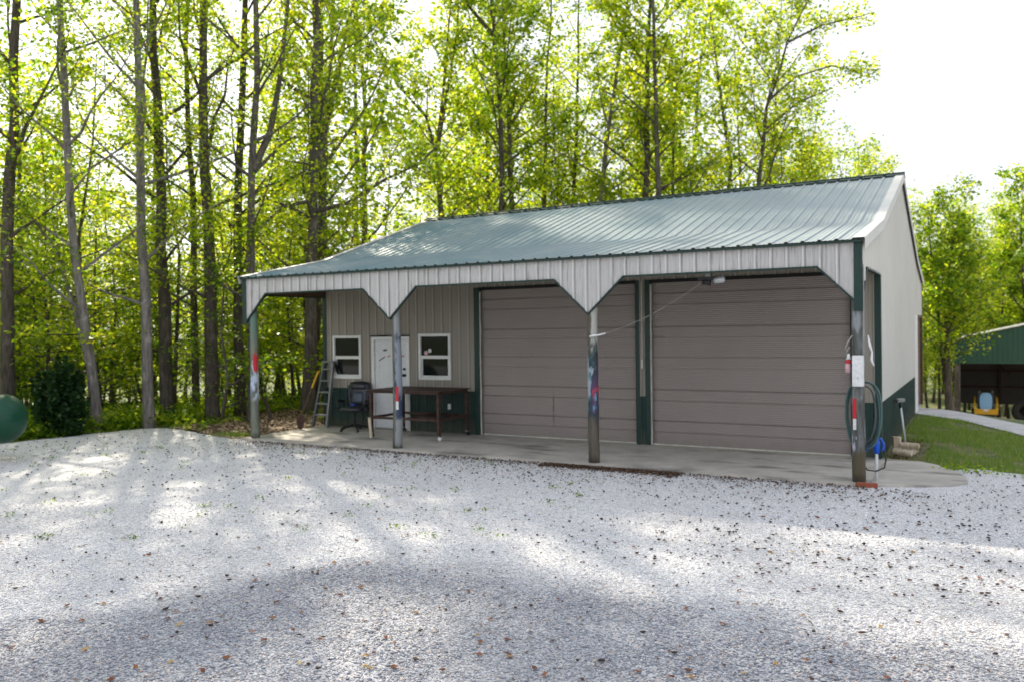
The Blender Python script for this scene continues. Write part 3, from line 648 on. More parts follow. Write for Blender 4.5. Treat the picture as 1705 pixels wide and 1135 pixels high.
# office chair
K = thing('office_chair', (-8.72, -0.52, 0), 'black and blue grey leather office chair on a five spoke base beside the ladder', 'office chair')
MC = Matrix.Translation((-8.72, -0.52, 0)) @ Matrix.Rotation(R(14), 4, 'Z') @ Matrix.Diagonal((1.12, 1.08, 1.0, 1))
def cushion(w_, d_, h_, puff, mat_, n=8):
    m = MB(); V = []; F = []
    for sgn in (1, -1):
        o = len(V)
        for j in range(n+1):
            for i in range(n+1):
                a = i/n*2-1; c = j/n*2-1; k = (1-abs(a)**4)*(1-abs(c)**4); rr_ = 1-0.12*(a*a*c*c)
                V.append(mat_ @ Vector((a*w_/2*rr_, c*d_/2*rr_, sgn*(h_*0.25+puff*k))))
        F += [(o+j*(n+1)+i, o+j*(n+1)+i+1, o+(j+1)*(n+1)+i+1, o+(j+1)*(n+1)+i) for j in range(n) for i in range(n)]
    N = (n+1)**2; ring = [i for i in range(n+1)]+[(j*(n+1)+n) for j in range(1, n+1)]+[n*(n+1)+i for i in range(n-1, -1, -1)]+[j*(n+1) for j in range(n-1, 0, -1)]
    F += [(a, b_, b_+N, a+N) for a, b_ in zip(ring, ring[1:]+ring[:1])]
    m.add(V, F); return m
cushion(0.50, 0.48, 0.10, 0.045, MC @ Matrix.Translation((0, 0, 0.49))).build('seat', 'black_leather', K, smooth=True)
BM = MC @ Matrix.Translation((0, 0.26, 0.80)) @ Matrix.Rotation(R(78), 4, 'X')
bk = cushion(0.50, 0.60, 0.10, 0.04, BM).build('backrest', 'black_leather', K, smooth=True)
cushion(0.26, 0.30, 0.05, 0.035, BM @ Matrix.Translation((0, -0.08, 0.045))).build('back_panel', 'grey_leather', bk, smooth=True)
cushion(0.34, 0.15, 0.06, 0.045, BM @ Matrix.Translation((0, 0.18, 0.05))).build('head_pad', 'black_leather', bk, smooth=True)
for s_ in (-1, 1):
    m = MB(); m.bar(MC @ Vector((s_*0.17, 0.18, 0.66)), MC @ Vector((s_*0.21, 0.17, 1.02)), 0.035, 0.02); m.build('side_piping', 'grey_leather', bk)
    m = MB().tube([MC @ Vector(p) for p in ((s_*0.24, 0.16, 0.46), (s_*0.30, 0.17, 0.50), (s_*0.31, 0.15, 0.66), (s_*0.31, -0.10, 0.68), (s_*0.30, -0.15, 0.60), (s_*0.25, -0.10, 0.46))], [0.02, 0.024, 0.03, 0.032, 0.022, 0.02], 8); m.build('armrest', 'black_plastic', K, smooth=True)
MB().tube([MC @ Vector((0, 0, 0.10)), MC @ Vector((0, 0, 0.28)), MC @ Vector((0, 0, 0.28)), MC @ Vector((0, 0, 0.45))], [0.04, 0.04, 0.022, 0.022], 10).build('gas_column', 'black_plastic', K)
for i in range(5):
    a = 2*math.pi*i/5+0.35; e = Vector((math.cos(a)*0.30, math.sin(a)*0.30, 0.075))
    sp = MB().tube([MC @ Vector((0, 0, 0.13)), MC @ e], [0.032, 0.02], 6).build('spoke', 'black_plastic', K)
    MB().lathe([(0.001, -0.02), (0.028, -0.02), (0.03, 0), (0.028, 0.02), (0.001, 0.02)], 10, MC @ Matrix.Translation((e.x, e.y, 0.031)) @ Matrix.Rotation(a, 4, 'Z') @ Matrix.Rotation(R(90), 4, 'X')).build('caster', 'black_plastic', sp)
MB().box(-0.05, 0.05, -0.03, 0.03, 0.575, 0.60, MC @ Matrix.Translation((0.0, -0.05, 0))).build('blue_cloth', 'blue_plastic', None, bevel=0.008)
tag(bpy.data.objects['blue_cloth'], 'small bright blue rag lying on the black office chair seat', 'cloth')
# stepladder
L = thing('stepladder', (-9.85, -0.1, 0), 'open aluminium stepladder with five treads standing at the left end of the porch wall', 'ladder')
ML = Matrix.Translation((-9.84, -0.06, 0)) @ Matrix.Rotation(R(-8), 4, 'Z')
top = 1.50
def fr(s_, t): return ML @ Vector((s_*(0.25-0.09*t), -0.32+0.30*t, 0.02+t*top))
for s_ in (-1, 1):
    MB().bar(fr(s_, 0), fr(s_, 1), 0.05, 0.07, (0, 1, 0)).build('front_rail', 'hose_grey' if s_ < 0 else 'aluminium', L)
    MB().bar(ML @ Vector((s_*0.24, 0.40, 0.02)), ML @ Vector((s_*0.15, 0.04, top)), 0.045, 0.04, (0, 1, 0)).build('rear_rail', 'black_plastic', L)
    MB().bar(ML @ Vector((s_*0.20, -0.16, 0.85)), ML @ Vector((s_*0.20, 0.22, 0.85)), 0.006, 0.02).build('spreader', 'steel', L)
for i in range(1, 6):
    t = i/5.6; a, b_ = fr(-1, t), fr(1, t); MB().bar(a, b_, 0.09, 0.035).build('tread', 'aluminium', L)
m = MB(); c = ML @ Vector((0, 0.0, top+0.03)); m.box(-0.19, 0.19, -0.07, 0.11, top+0.01, top+0.05, ML); m.build('top_cap', 'aluminium', L, bevel=0.006)
for z in (0.35, 0.75, 1.12): MB().bar(ML @ Vector((-0.22, 0.40-0.24*z, z)), ML @ Vector((0.22, 0.40-0.24*z, z)), 0.018).build('rear_brace', 'steel', L)
# shovel leaning on the ladder
S = thing('shovel', (-9.95, -0.72, 0), 'muddy brown shovel with a yellow grip leaning on the stepladder', 'shovel')
a, b_ = Vector((-10.08, -0.78, 0.30)), Vector((-9.98, -0.30, 1.32)); MB().tube([a, a.lerp(b_, .62)], 0.016, 8).build('shaft', 'lumber', S)
MB().tube([a.lerp(b_, .62), b_], 0.024, 8).build('grip', 'yellow_paint', S)
m = MB(); V = []
for j, (z, w_) in enumerate([(0.0, 0.05), (0.05, 0.09), (0.16, 0.11), (0.30, 0.115), (0.33, 0.03)]):
    for i in range(5): t = i/2-1; V.append((-10.10+t*w_+0.02*z, -0.82+0.05*z-0.02*(1-t*t)+0.02, z+0.002))
m.add(V, [(j*5+i, j*5+i+1, (j+1)*5+i+1, (j+1)*5+i) for j in range(4) for i in range(4)])
bl = m.build('blade', 'rust', S); md = bl.modifiers.new('s', 'SOLIDIFY'); md.thickness = 0.004
# small floodlight with its pull cord
Fm = thing('floodlight', (0.0, -2.2, 2.93), 'small black and silver floodlight hanging under the porch header above the right door', 'light')
MB().box(-0.24, 0.02, -2.27, -2.17, 2.93, 2.985).build('housing', 'black_plastic', Fm, bevel=0.006)
MB().lathe([(0.001, -.09), (0.045, -.09), (0.055, 0.0), (0.05, 0.07), (0.001, 0.08)], 16, Matrix.Translation((0.10, -2.24, 2.93)) @ Matrix.Rotation(R(80), 4, 'Y')).build('lamp_head', 'lens_grey', Fm, smooth=True)
MB().lathe([(0.001, -.07), (0.04, -.07), (0.05, 0.0), (0.045, 0.05), (0.001, 0.06)], 16, Matrix.Translation((-0.10, -2.24, 2.90)) @ Matrix.Rotation(R(100), 4, 'Y')).build('lamp_head', 'black_plastic', Fm, smooth=True)
MB().box(-0.12, -0.04, -2.26, -2.18, 2.985, 3.06).build('bracket', 'steel', Fm)
a, b_ = Vector((-1.90, -2.42, 2.08)), Vector((-0.14, -2.22, 2.93)); pts = [a.lerp(b_, t)+Vector((0, 0, -0.10*math.sin(math.pi*t))) for t in np.linspace(0, 1, 14)]
tag(MB().tube(pts, 0.0045, 5).build('extension_cord', 'cord_grey', None), 'thin grey cord sagging from the floodlight to the middle porch post', 'cord')
tag(MB().tube([(-2.0, -2.46, 2.08), (-1.93, -2.47, 2.095), (-1.86, -2.45, 2.10), (-1.74, -2.42, 2.13)], [0.02, 0.022, 0.014, 0.012], 8).build('cord_plug', 'reflector_white', None, smooth=True), 'pale plug end of the grey cord tied to the middle porch post', 'plug')
tag(MB().tube([(-1.92, -2.46, 2.10), (-1.895, -2.47, 1.98), (-1.90, -2.47, 1.86), (-1.96, -2.47, 1.76), (-2.02, -2.47, 1.72)], 0.007, 6).build('twine', 'hose_green', None), 'dark green twine knotted round the paint smeared post', 'twine')
# electrical box etc. on the right post
E_ = thing('electrical_box', (2.09, -2.49, 1.57), 'white metal electrical box fixed to the right corner post above the hose', 'box')
MB().box(2.025, 2.17, -2.56, -2.462, 1.355, 1.785).build('cabinet', 'box_white', E_, bevel=0.005)
MB().box(2.031, 2.164, -2.568, -2.561, 1.362, 1.778).build('cover', 'box_white', E_, bevel=0.003)
MB().lathe([(0.001, 0), (0.009, 0), (0.009, 0.006), (0.001, 0.008)], 10, Matrix.Translation((2.095, -2.568, 1.47)) @ Matrix.Rotation(R(90), 4, 'X')).build('screw', 'steel', E_)
MB().tube([(2.165, -2.44, 1.78), (2.165, -2.44, 3.0)], 0.013, 8).build('conduit', 'steel', E_)
B_ = thing('hanging_bottle', (1.965, -2.5, 1.67), 'small pink and red plastic bottle hanging left of the white electrical box', 'bottle')
MB().lathe([(0.001, 0), (0.034, 0.003), (0.036, 0.10), (0.03, 0.13), (0.001, 0.13)], 14, Matrix.Translation((1.962, -2.50, 1.545))).build('bottle_base', 'pink_paint', B_, smooth=True)
MB().lathe([(0.001, 0), (0.036, 0.0), (0.036, 0.035), (0.001, 0.05)], 14, Matrix.Translation((1.967, -2.50, 1.677))).build('bottle_band', 'red_paint', B_, smooth=True)
MB().lathe([(0.001, 0), (0.034, 0.0), (0.018, 0.06), (0.014, 0.08), (0.001, 0.08)], 14, Matrix.Translation((1.972, -2.50, 1.729))).build('bottle_neck', 'reflector_white', B_, smooth=True)
def coil(name, mat, cx, cy, cz, rx, rz, n, rad, seed, label):
    r = random.Random(seed); pts = []; N = 28
    for k in range(int(n*N)+1):
        a = 2*math.pi*k/N; lp_ = k//N; rr_ = random.Random(seed*31+lp_); w0, w1 = rr_.uniform(.78, 1.05), rr_.uniform(.82, 1.04); f = (k % N)/N
        w2, w3 = random.Random(seed*31+lp_+1).uniform(.78, 1.05), random.Random(seed*31+lp_+1).uniform(.82, 1.04); w0 += (w2-w0)*f; w1 += (w3-w1)*f
        s_, c_ = math.sin(a), math.cos(a); xx = math.copysign(abs(s_)**0.62, s_)*(1.0-0.18*max(0, -c_)); zz = math.copysign(abs(c_)**0.9, c_)
        pts.append((cx+rx*w0*xx+0.006*math.sin(k*.7), cy+0.014*(k/N)+0.010*math.sin(a*2+lp_), cz+rz*(zz if zz > 0 else zz*w1)))
    tag(MB().tube(pts, rad, 7).build(name, mat, None, smooth=True), label, 'hose')
coil('garden_hose', 'hose_green', 2.125, -2.262, 0.90, 0.25, 0.50, 4, 0.0135, 2, 'grey green garden hose coiled in long loops over the right corner post')
coil('rubber_hose', 'hose_grey', 2.10, -2.19, 0.92, 0.20, 0.42, 3, 0.010, 5, 'thinner dark grey hose coiled behind the green garden hose')
tag(MB().tube([(2.02, -2.47, 2.06), (1.97, -2.50, 1.98), (1.93, -2.51, 1.88), (1.95, -2.51, 1.84), (1.99, -2.5, 1.9), (1.93, -2.52, 1.80)], 0.011, 6).build('rope', 'cord_grey', None, smooth=True), 'frayed pale rope looped on a nail high on the right corner post', 'rope')
tag(MB().tube([(2.22, -2.42, 2.06), (2.24, -2.42, 1.92), (2.27, -2.42, 1.83), (2.26, -2.42, 1.72), (2.29, -2.42, 1.64)], [0.008, .02, .012, .02, .01], 6).build('wire_bundle', 'reflector_white', None, smooth=True), 'white wires dangling right of the electrical box', 'wire')
H = thing('yard_hydrant', (2.28, -2.12, -0.04), 'bright blue water faucet on a thin white standpipe beside the right corner post', 'faucet')
MB().tube([(2.28, -2.12, -0.04), (2.285, -2.12, 0.42)], 0.022, 12).build('standpipe', 'pvc_white', H, smooth=True)
MB().tube([(2.285, -2.12, 0.38), (2.285, -2.12, 0.45), (2.285, -2.12, 0.53), (2.285, -2.12, 0.58)], [0.035, 0.045, 0.05, 0.03], 12).build('valve_body', 'blue_plastic', H, smooth=True)
MB().tube([(2.28, -2.14, 0.50), (2.22, -2.18, 0.49), (2.17, -2.21, 0.45), (2.16, -2.22, 0.42)], [0.028, 0.026, 0.03, 0.026], 10).build('spout', 'blue_plastic', H, smooth=True)
MB().tube([(2.285, -2.12, 0.57), (2.34, -2.10, 0.59), (2.375, -2.10, 0.52), (2.375, -2.10, 0.44), (2.34, -2.11, 0.42)], [0.018, 0.018, 0.018, 0.018, 0.018], 8).build('handle', 'blue_plastic', H, smooth=True)
tag(MB().tube([(2.375, -2.06, 0.42), (2.40, -2.04, 0.28), (2.38, -2.05, 0.17), (2.28, -2.16, 0.13), (2.18, -2.28, 0.16), (2.13, -2.34, 0.24), (2.15, -2.38, 0.42), (2.18, -2.38, 0.52)], 0.011, 7).build('black_cable', 'black_plastic', None, smooth=True), 'loose loop of black cable behind the white standpipe', 'cable')
tag(MB().box(-0.14, 0.14, -0.045, 0.045, 0, 0.06, Matrix.Translation((2.20, -2.56, -0.036)) @ Matrix.Rotation(R(4), 4, 'Z')).build('brick', 'brick_red', None, bevel=0.006), 'single red brick lying at the foot of the right corner post', 'brick')
# sledge hammer and firewood at the side wall
A = thing('sledge_hammer', (2.29, 2.2, 0), 'sledge hammer with pale wooden handle standing head up against the green side wall', 'hammer')
MB().tube([(2.34, 2.22, -0.03), (2.26, 2.25, 0.75)], [0.024, 0.017], 10).build('handle', 'pvc_white', A, smooth=True)
MB().bar((2.20, 2.12, 0.79), (2.31, 2.38, 0.79), 0.07, 0.07).build('head', 'steel', A, bevel=0.012)
MB().tube([(2.265, 2.25, 0.64), (2.26, 2.25, 0.76)], [0.024, 0.026], 10).build('grip_tape', 'black_plastic', A, smooth=True)
def log(p, rz, rx, L_, r_, label, seed):
    rr = random.Random(seed); mt = Matrix.Translation(p) @ Matrix.Rotation(R(rz), 4, 'Z') @ Matrix.Rotation(R(rx), 4, 'X')
    poly = [(r_*math.cos(a)*rr.uniform(.8, 1.1), r_*math.sin(a)*rr.uniform(.8, 1.1)) for a in np.linspace(0, math.pi*1.45, 9)]+[(0.02, -0.02)]
    m = MB().prism(poly, 1, -L_/2, L_/2); m.v = [tuple(mt @ Vector(v)) for v in m.v]
    o = m.build('firewood_log', 'split_wood', None, bevel=0.006); tag(o, label, 'firewood', 'split firewood beside the side wall')
log((2.42, 0.62, 0.03), 70, 0, 0.32, 0.065, 'pale split log nearest the corner trim, lying flat on the soil', 1)
log((2.55, 0.92, 0.035), 25, 0, 0.26, 0.06, 'split log lying crosswise at the grass edge of the small pile', 2)
log((2.30, 0.95, 0.13), 50, 90, 0.26, 0.08, 'brown upright log chunk leaning on the green side wall', 3)
log((2.52, 0.85, 0.115), 80, 0, 0.28, 0.065, 'cream coloured split log resting on top of the small pile', 4)
# propane tank
tp = dp(40, 696, 17.3); ax = Vector((-rt[0], -rt[1], 0)).normalized()
PT = thing('propane_tank', (tp.x+ax.x*1.4, tp.y+ax.y*1.4, gzf(tp.x, tp.y)), 'glossy dark green propane tank cut off by the left edge among the weeds', 'propane tank')
rr_ = 0.445; prof = [(rr_*math.sin(a), -rr_*0.85*math.cos(a)) for a in np.linspace(0.001, math.pi/2, 12)]; prof += [(r, 1.9-z) for r, z in prof[::-1]]
mt = Matrix.Translation(tp+ax*rr_*0.85) @ ax.to_track_quat('Z', 'Y').to_matrix().to_4x4()
MB().lathe(prof, 36, mt).build('tank_shell', 'tank_green', PT, smooth=True)
for t in (0.95, 1.9):
    c = tp+ax*t; MB().box(-0.08, 0.08, -0.30, 0.30, -0.1, tp.z-0.40, Matrix.Translation((c.x, c.y, 0)) @ Matrix.Rotation(math.atan2(ax.y, ax.x), 4, 'Z')).build('leg', 'steel', PT)
MB().lathe([(0.001, 0), (0.16, 0), (0.15, 0.12), (0.08, 0.18), (0.001, 0.19)], 18, Matrix.Translation(tp+ax*1.3+Vector((0, 0, 0.46)))).build('valve_dome', 'tank_green', PT, smooth=True)

# ------------------------------------------------------------------ far shed
sx0, sy0 = gp(1588, 50); sz0 = gzf(sx0, sy0)+0.10; W_ = 8.6
D_ = thing('metal_shed', (sx0+W_/2, sy0, sz0), 'far green metal carport shed with curved eaves and open front', 'shed')
def eave(t):  # roof height across the front
    u_ = abs(t*2-1); z = 5.05-1.0*u_
    if u_ > 0.94: z -= (u_-0.94)**2*95
    return z
ts = sorted(set(list(np.linspace(0, 1, 41))+[0.005, 0.01, 0.02, 0.99, 0.98, .995]))
xs, hs = profile(0, W_, [W_/2]); m = MB()
for i in range(len(xs)-1):
    a, b_ = xs[i], xs[i+1]; m.add([(sx0+a, sy0-hs[i], sz0+2.9), (sx0+b_, sy0-hs[i+1], sz0+2.9), (sx0+b_, sy0-hs[i+1], sz0+eave(b_/W_)), (sx0+a, sy0-hs[i], sz0+eave(a/W_))], [(0, 1, 2, 3)])
m.build('front_gable', 'shed_green', D_, fixn=False)
m = MB(); n = len(ts); m.add([(sx0+t*W_, y, sz0+eave(t)+0.02+e) for e in (0, 0.05) for y in (sy0-0.12, sy0+9) for t in ts], [(i, i+1, n+i+1, n+i) for i in range(n-1)]+[(2*n+i, 2*n+i+1, 3*n+i+1, 3*n+i) for i in range(n-1)]+[(i, i+1, 2*n+i+1, 2*n+i) for i in range(n-1)])
m.build('roof', 'rake_metal', D_)
MB().box(sx0, sx0+W_, sy0+8.9, sy0+8.95, sz0, sz0+4.0).build('back_wall', 'shed_back', D_)
MB().box(sx0+W_-.05, sx0+W_, sy0, sy0+8.9, sz0, sz0+4.0).build('side_wall', 'shed_back', D_)
MB().box(sx0, sx0+0.04, sy0+0.4, sy0+8.9, sz0, sz0+4.0).build('side_wall', 'shed_green', D_)
for x in (0.0, W_-0.3): MB().box(sx0+x, sx0+x+0.30, sy0-0.02, sy0+0.12, sz0, sz0+2.9).build('front_post', 'bark_grey', D_)
MB().box(sx0, sx0+W_, sy0-0.03, sy0+0.05, sz0+2.84, sz0+2.92).build('header_trim', 'shed_green', D_)
for x in (2.2, 4.4, 6.6): MB().box(sx0+x, sx0+x+0.14, sy0+8.6, sy0+8.75, sz0, sz0+3.9).build('frame_post', 'rust', D_)
for z in (1.0, 2.0, 2.9): MB().box(sx0, sx0+W_, sy0+8.78, sy0+8.86, sz0+z, sz0+z+0.12).build('wall_girt', 'rust', D_)
for x in (1.6, 4.2): MB().bar((sx0+x, sy0+8.5, sz0+2.9), (sx0+x+1.2, sy0+8.5, sz0+1.9), 0.1).build('brace', 'rust', D_)
# compact loader in the shed
lx, ly = gp(1641, 50.5); ly += 0.8; lz = gzf(lx, ly)+0.10
Q = thing('skid_steer', (lx, ly, lz), 'small yellow skid steer loader with blue reflection painted on cab glass parked in the shed', 'loader')
m = MB().prism([(ly-0.6, lz+0.35), (ly+1.4, lz+0.35), (ly+1.5, lz+1.3), (ly+0.6, lz+1.45), (ly-0.6, lz+0.7)], 0, lx-0.45, lx+0.45); m.build('chassis', 'black_plastic', Q, bevel=0.03)
m = MB(); cab = [(ly-0.50, lz+0.72), (ly-0.30, lz+1.93), (ly+0.8, lz+1.98), (ly+0.9, lz+1.2)]; m.prism(cab, 0, lx-0.46, lx+0.46); cb = m.build('cab', 'black_plastic', Q, bevel=0.04)
V = []
n = 18
for k in range(n):
    a = 2*math.pi*k/n; ca, sa = math.cos(a), math.sin(a); x = 0.35*math.copysign(abs(ca)**0.6, ca); z = 0.56*math.copysign(abs(sa)**0.6, sa)+1.34
    V.append((lx+x, ly-0.50+(z-0.72)*0.165-0.025, lz+z))
m = MB().add(V, [tuple(range(n))]); m.build('windshield', 'cab_glass_reflection', cb)
for s_ in (-1, 1):
    m = MB(); p = [(lx+s_*0.62, ly+1.3, lz+1.45), (lx+s_*0.62, ly+0.2, lz+1.35), (lx+s_*0.62, ly-0.75, lz+1.0), (lx+s_*0.56, ly-1.0, lz+0.62)]
    for a, b_ in zip(p, p[1:]): m.bar(a, b_, 0.12, 0.20)
    m.build('lift_arm', 'yellow_paint', Q)
    for yy in (-0.35, 0.95):
        wh = MB().lathe([(0.2, -.12), (0.38, -.13), (0.41, -.06), (0.41, .06), (0.38, .13), (0.2, .12)], 22, Matrix.Translation((lx+s_*0.68, ly+yy, lz+0.41)) @ Matrix.Rotation(R(90), 4, 'Y')).build('wheel', 'tyre_rubber', Q, smooth=True)
        MB().lathe([(0.001, -.09), (0.2, -.09), (0.2, .09), (0.001, .09)], 16, Matrix.Translation((lx+s_*0.68, ly+yy, lz+0.41)) @ Matrix.Rotation(R(90), 4, 'Y')).build('rim', 'yellow_paint', wh)
    MB().lathe([(0.001, 0), (0.07, 0), (0.07, 0.05), (0.001, 0.05)], 12, Matrix.Translation((lx+s_*0.36, ly-0.30, lz+1.98)) @ Matrix.Rotation(R(90), 4, 'X')).build('headlight', 'shed_back', Q)
MB().box(lx-0.66, lx+0.66, ly-1.12, ly-0.98, lz+0.58, lz+0.92).build('attachment_plate', 'yellow_paint', Q, bevel=0.02)
MB().box(lx-0.13, lx+0.13, ly-1.13, ly-1.125, lz+0.78, lz+0.92).build('plate', 'reflector_white', Q)
MB().box(lx-0.5, lx+0.5, ly-1.05, ly-0.9, lz+0.22, lz+0.60).build('coupler', 'black_plastic', Q, bevel=0.02)
Q.scale = (0.84, 0.84, 0.84)
tx, ty = gp(1702, 51); tz = gzf(tx, ty)+0.12
tag(MB().lathe([(0.26, -.17), (0.54, -.19), (0.6, -.10), (0.6, .10), (0.54, .19), (0.26, .17), (0.26, -.17)], 26, Matrix.Translation((tx+0.1, ty, tz+0.60)) @ Matrix.Rotation(R(75), 4, 'X') @ Matrix.Rotation(R(0), 4, 'Z')).build('tractor_tyre', 'tyre_rubber', None, smooth=True), 'big black tyre standing in the far shed right of the yellow loader', 'tyre')
#@@TREES
# ------------------------------------------------------------------ trees
def leaves(name, C_, size, mat, seed, up_bias=0.6, aspect=0.72, sizevar=0.35, fold=0.0):
    """one mesh of separate leaf blades (4 corners each) at the points C_"""
    r = np.random.RandomState(seed); n = len(C_); C_ = np.asarray(C_)
    N = r.normal(size=(n, 3)); N[:, 2] = np.abs(N[:, 2])+up_bias; N /= np.linalg.norm(N, axis=1)[:, None]
    A = np.cross(N, r.normal(size=(n, 3))); A /= np.linalg.norm(A, axis=1)[:, None]; B = np.cross(N, A)
    s = size*(1+r.uniform(-sizevar, sizevar, n))[:, None]/2
    V = np.stack([C_-A*s, C_-B*s*aspect+N*s*0.18, C_+A*s, C_+B*s*aspect+N*s*0.18], 1).reshape(-1, 3)
    return npmesh(name, V, np.arange(4*n).reshape(-1, 4), mat)
def grow(path, r0, seed, limbs, z0, lmax, twigs, per, spread=0.2, rise=0.45, tip=0.12, nseg=10, lz=None, horiz=False):
    """path: trunk polyline from base to tip. returns wood mesh builder and leaf points"""
    rr = random.Random(seed); rs_ = np.random.RandomState(seed); m = MB(); pts = [Vector(p) for p in path]
    # refine the trunk with small wobbles
    fine = []
    for a, b_ in zip(pts, pts[1:]):
        k = max(1, int((b_-a).length/1.2))
        for i in range(k): fine.append(a.lerp(b_, i/k)+(Vector((rr.uniform(-1, 1), rr.uniform(-1, 1), 0))*0.045 if fine else Vector()))
    fine.append(pts[-1]); H = fine[-1].z-fine[0].z
    def rad(p):
        t = max(0, min(1, (p.z-fine[0].z)/H)); f = r0*(1-t)**1.1*0.97+0.012
        return f*(1+0.35*math.exp(-(p.z-fine[0].z)/0.35))
    base = fine[0]; fine.insert(1, base.lerp(fine[1], 0.25)); fine[0] = base-Vector((0, 0, 0.15))
    m.tube(fine, [rad(p) for p in fine], nseg, True, 0.07, rr)
    zs = [p.z for p in fine]; L = []
    def on(z):
        for a, b_ in zip(fine, fine[1:]):
            if a.z <= z <= b_.z: return a.lerp(b_, (z-a.z)/max(1e-4, b_.z-a.z))
        return fine[-1].copy()
    ga = rr.uniform(0, 6.28)
    for i in range(limbs):
        t = (i+rr.random())/limbs; z = base.z+z0+(H-z0)*t; p = on(z); ga += 2.4+rr.uniform(-.5, .5)
        ln = lmax*(1-0.62*t)*rr.uniform(0.55, 1.1)*(0.65 if t < 0.12 else 1); el = rise*(0.6 if horiz else 1)+0.5*t*(0 if horiz else 1)+rr.uniform(-.15, .2)
        d = Vector((math.cos(ga)*math.cos(el), math.sin(ga)*math.cos(el), math.sin(el))); q = p.copy(); lp = [q.copy()]
        ns = 5
        for k in range(ns):
            d = (d+Vector((rr.uniform(-.22, .22), rr.uniform(-.22, .22), rr.uniform(-.1, .2)-(0.05 if horiz else 0)))).normalized(); q = q+d*ln/ns; lp.append(q.copy())
        lr = min(rad(p)*0.5, 0.02+ln*0.011); m.tube(lp, [lr*(1-0.8*k/ns) for k in range(ns+1)], 5, False)
        tw = max(2, int(twigs*ln/lmax)); lim_d = rr.uniform(.45, 1.5)
        for j in range(tw):
            f = 0.25+0.75*(j+rr.random())/tw; k = min(ns-1, int(f*ns)); s = lp[k].lerp(lp[k+1], f*ns-k)
            td = (d*0.5+Vector((rr.uniform(-1, 1), rr.uniform(-1, 1), rr.uniform(-.3, .5)*(0.4 if horiz else 1)))).normalized(); tl = rr.uniform(0.5, 1.3)*min(1, ln/3+0.3)
            e = s+td*tl; mid = s.lerp(e, .5)+Vector((0, 0, rr.uniform(0, .12))); m.tube([s, mid, e], [0.010, 0.008, 0.003], 3, False)
            n = max(4, int(per*lim_d*rr.lognormvariate(-0.1, .5))); tt = rs_.uniform(0.15, 1.1, n)[:, None]
            base_ = np.array(s)[None, :]*(1-tt)+np.array(e)[None, :]*tt
            L.append(base_+rs_.normal(size=(n, 3))*np.array([spread, spread, spread*(0.45 if horiz else 0.8)]))
    return m, (np.concatenate(L) if L else np.zeros((0, 3)))
NL = [0]
def tree_obj(name, wood, pts, base, bark_, leaf_, lsize, label, cat='tree', group=None, seed=0):
    t = thing(name, base, label, cat, group); wd_ = wood.build('trunk', bark_, t, smooth=True, fixn=False)
    if len(pts):
        me = leaves('crown', pts-np.array(base)[None, :], lsize, leaf_, seed); obj_of(me, 'crown', t); NL[0] += len(pts)
    return t
def hero(name, uv, dist, wpx, seed, label, bark_='bark_grey', leaf_='leaf_yellow_green', H=22, limbs=30, z0=2.8, lmax=4.3, twigs=10, per=50, lsize=0.098, extra=None, prune=None):
    x, y = gp(uv[0][0], dist); base = Vector((x, y, gzf(x, y))); pts = [base]
    for u, v in uv[1:]: pts.append(dp(u, v, dist))
    d = (pts[-1]-pts[-2]); d = d/max(d.z, 0.1); top = base.z+H
    if pts[-1].z < top-1: pts.append(pts[-1]+Vector((d.x*0.6, d.y*0.6, 1))*(top-pts[-1].z))
    r0_ = wpx/2/FPX*dist
    wood, P = grow(pts, r0_, seed, limbs, z0, lmax, twigs, per)
    for ex_ in (extra or []):
        q = [dp(u, v, dist+dd) for u, v, dd in ex_[0]]; r1 = ex_[1]/2/FPX*dist; n = len(q)
        wood.tube(q, [r1*(1-0.75*k/(n-1)) for k in range(n)], 7, False, 0.05)
        rs_ = np.random.RandomState(seed+5); rr = random.Random(seed+3)
        for a, b_ in list(zip(q, q[1:]))[1:]:
            for j in range(int((b_-a).length*3.5)+1):
                s = a.lerp(b_, rr.random()); e = s+Vector((rr.uniform(-1, 1), rr.uniform(-1, 1), rr.uniform(-.3, .7)))*1.1
                wood.tube([s, s.lerp(e, .5)+Vector((0, 0, .08)), e], [.011, .008, .003], 3, False); tt = rs_.uniform(.1, 1.1, per*2)[:, None]
                P = np.concatenate([P, np.array(s)*(1-tt)+np.array(e)*tt+rs_.normal(size=(per*2, 3))*0.28])
    if prune is not None: P = prune(P)
    return tree_obj(name, wood, P, base, bark_, leaf_, lsize, label, seed=seed)
DN = 1.0
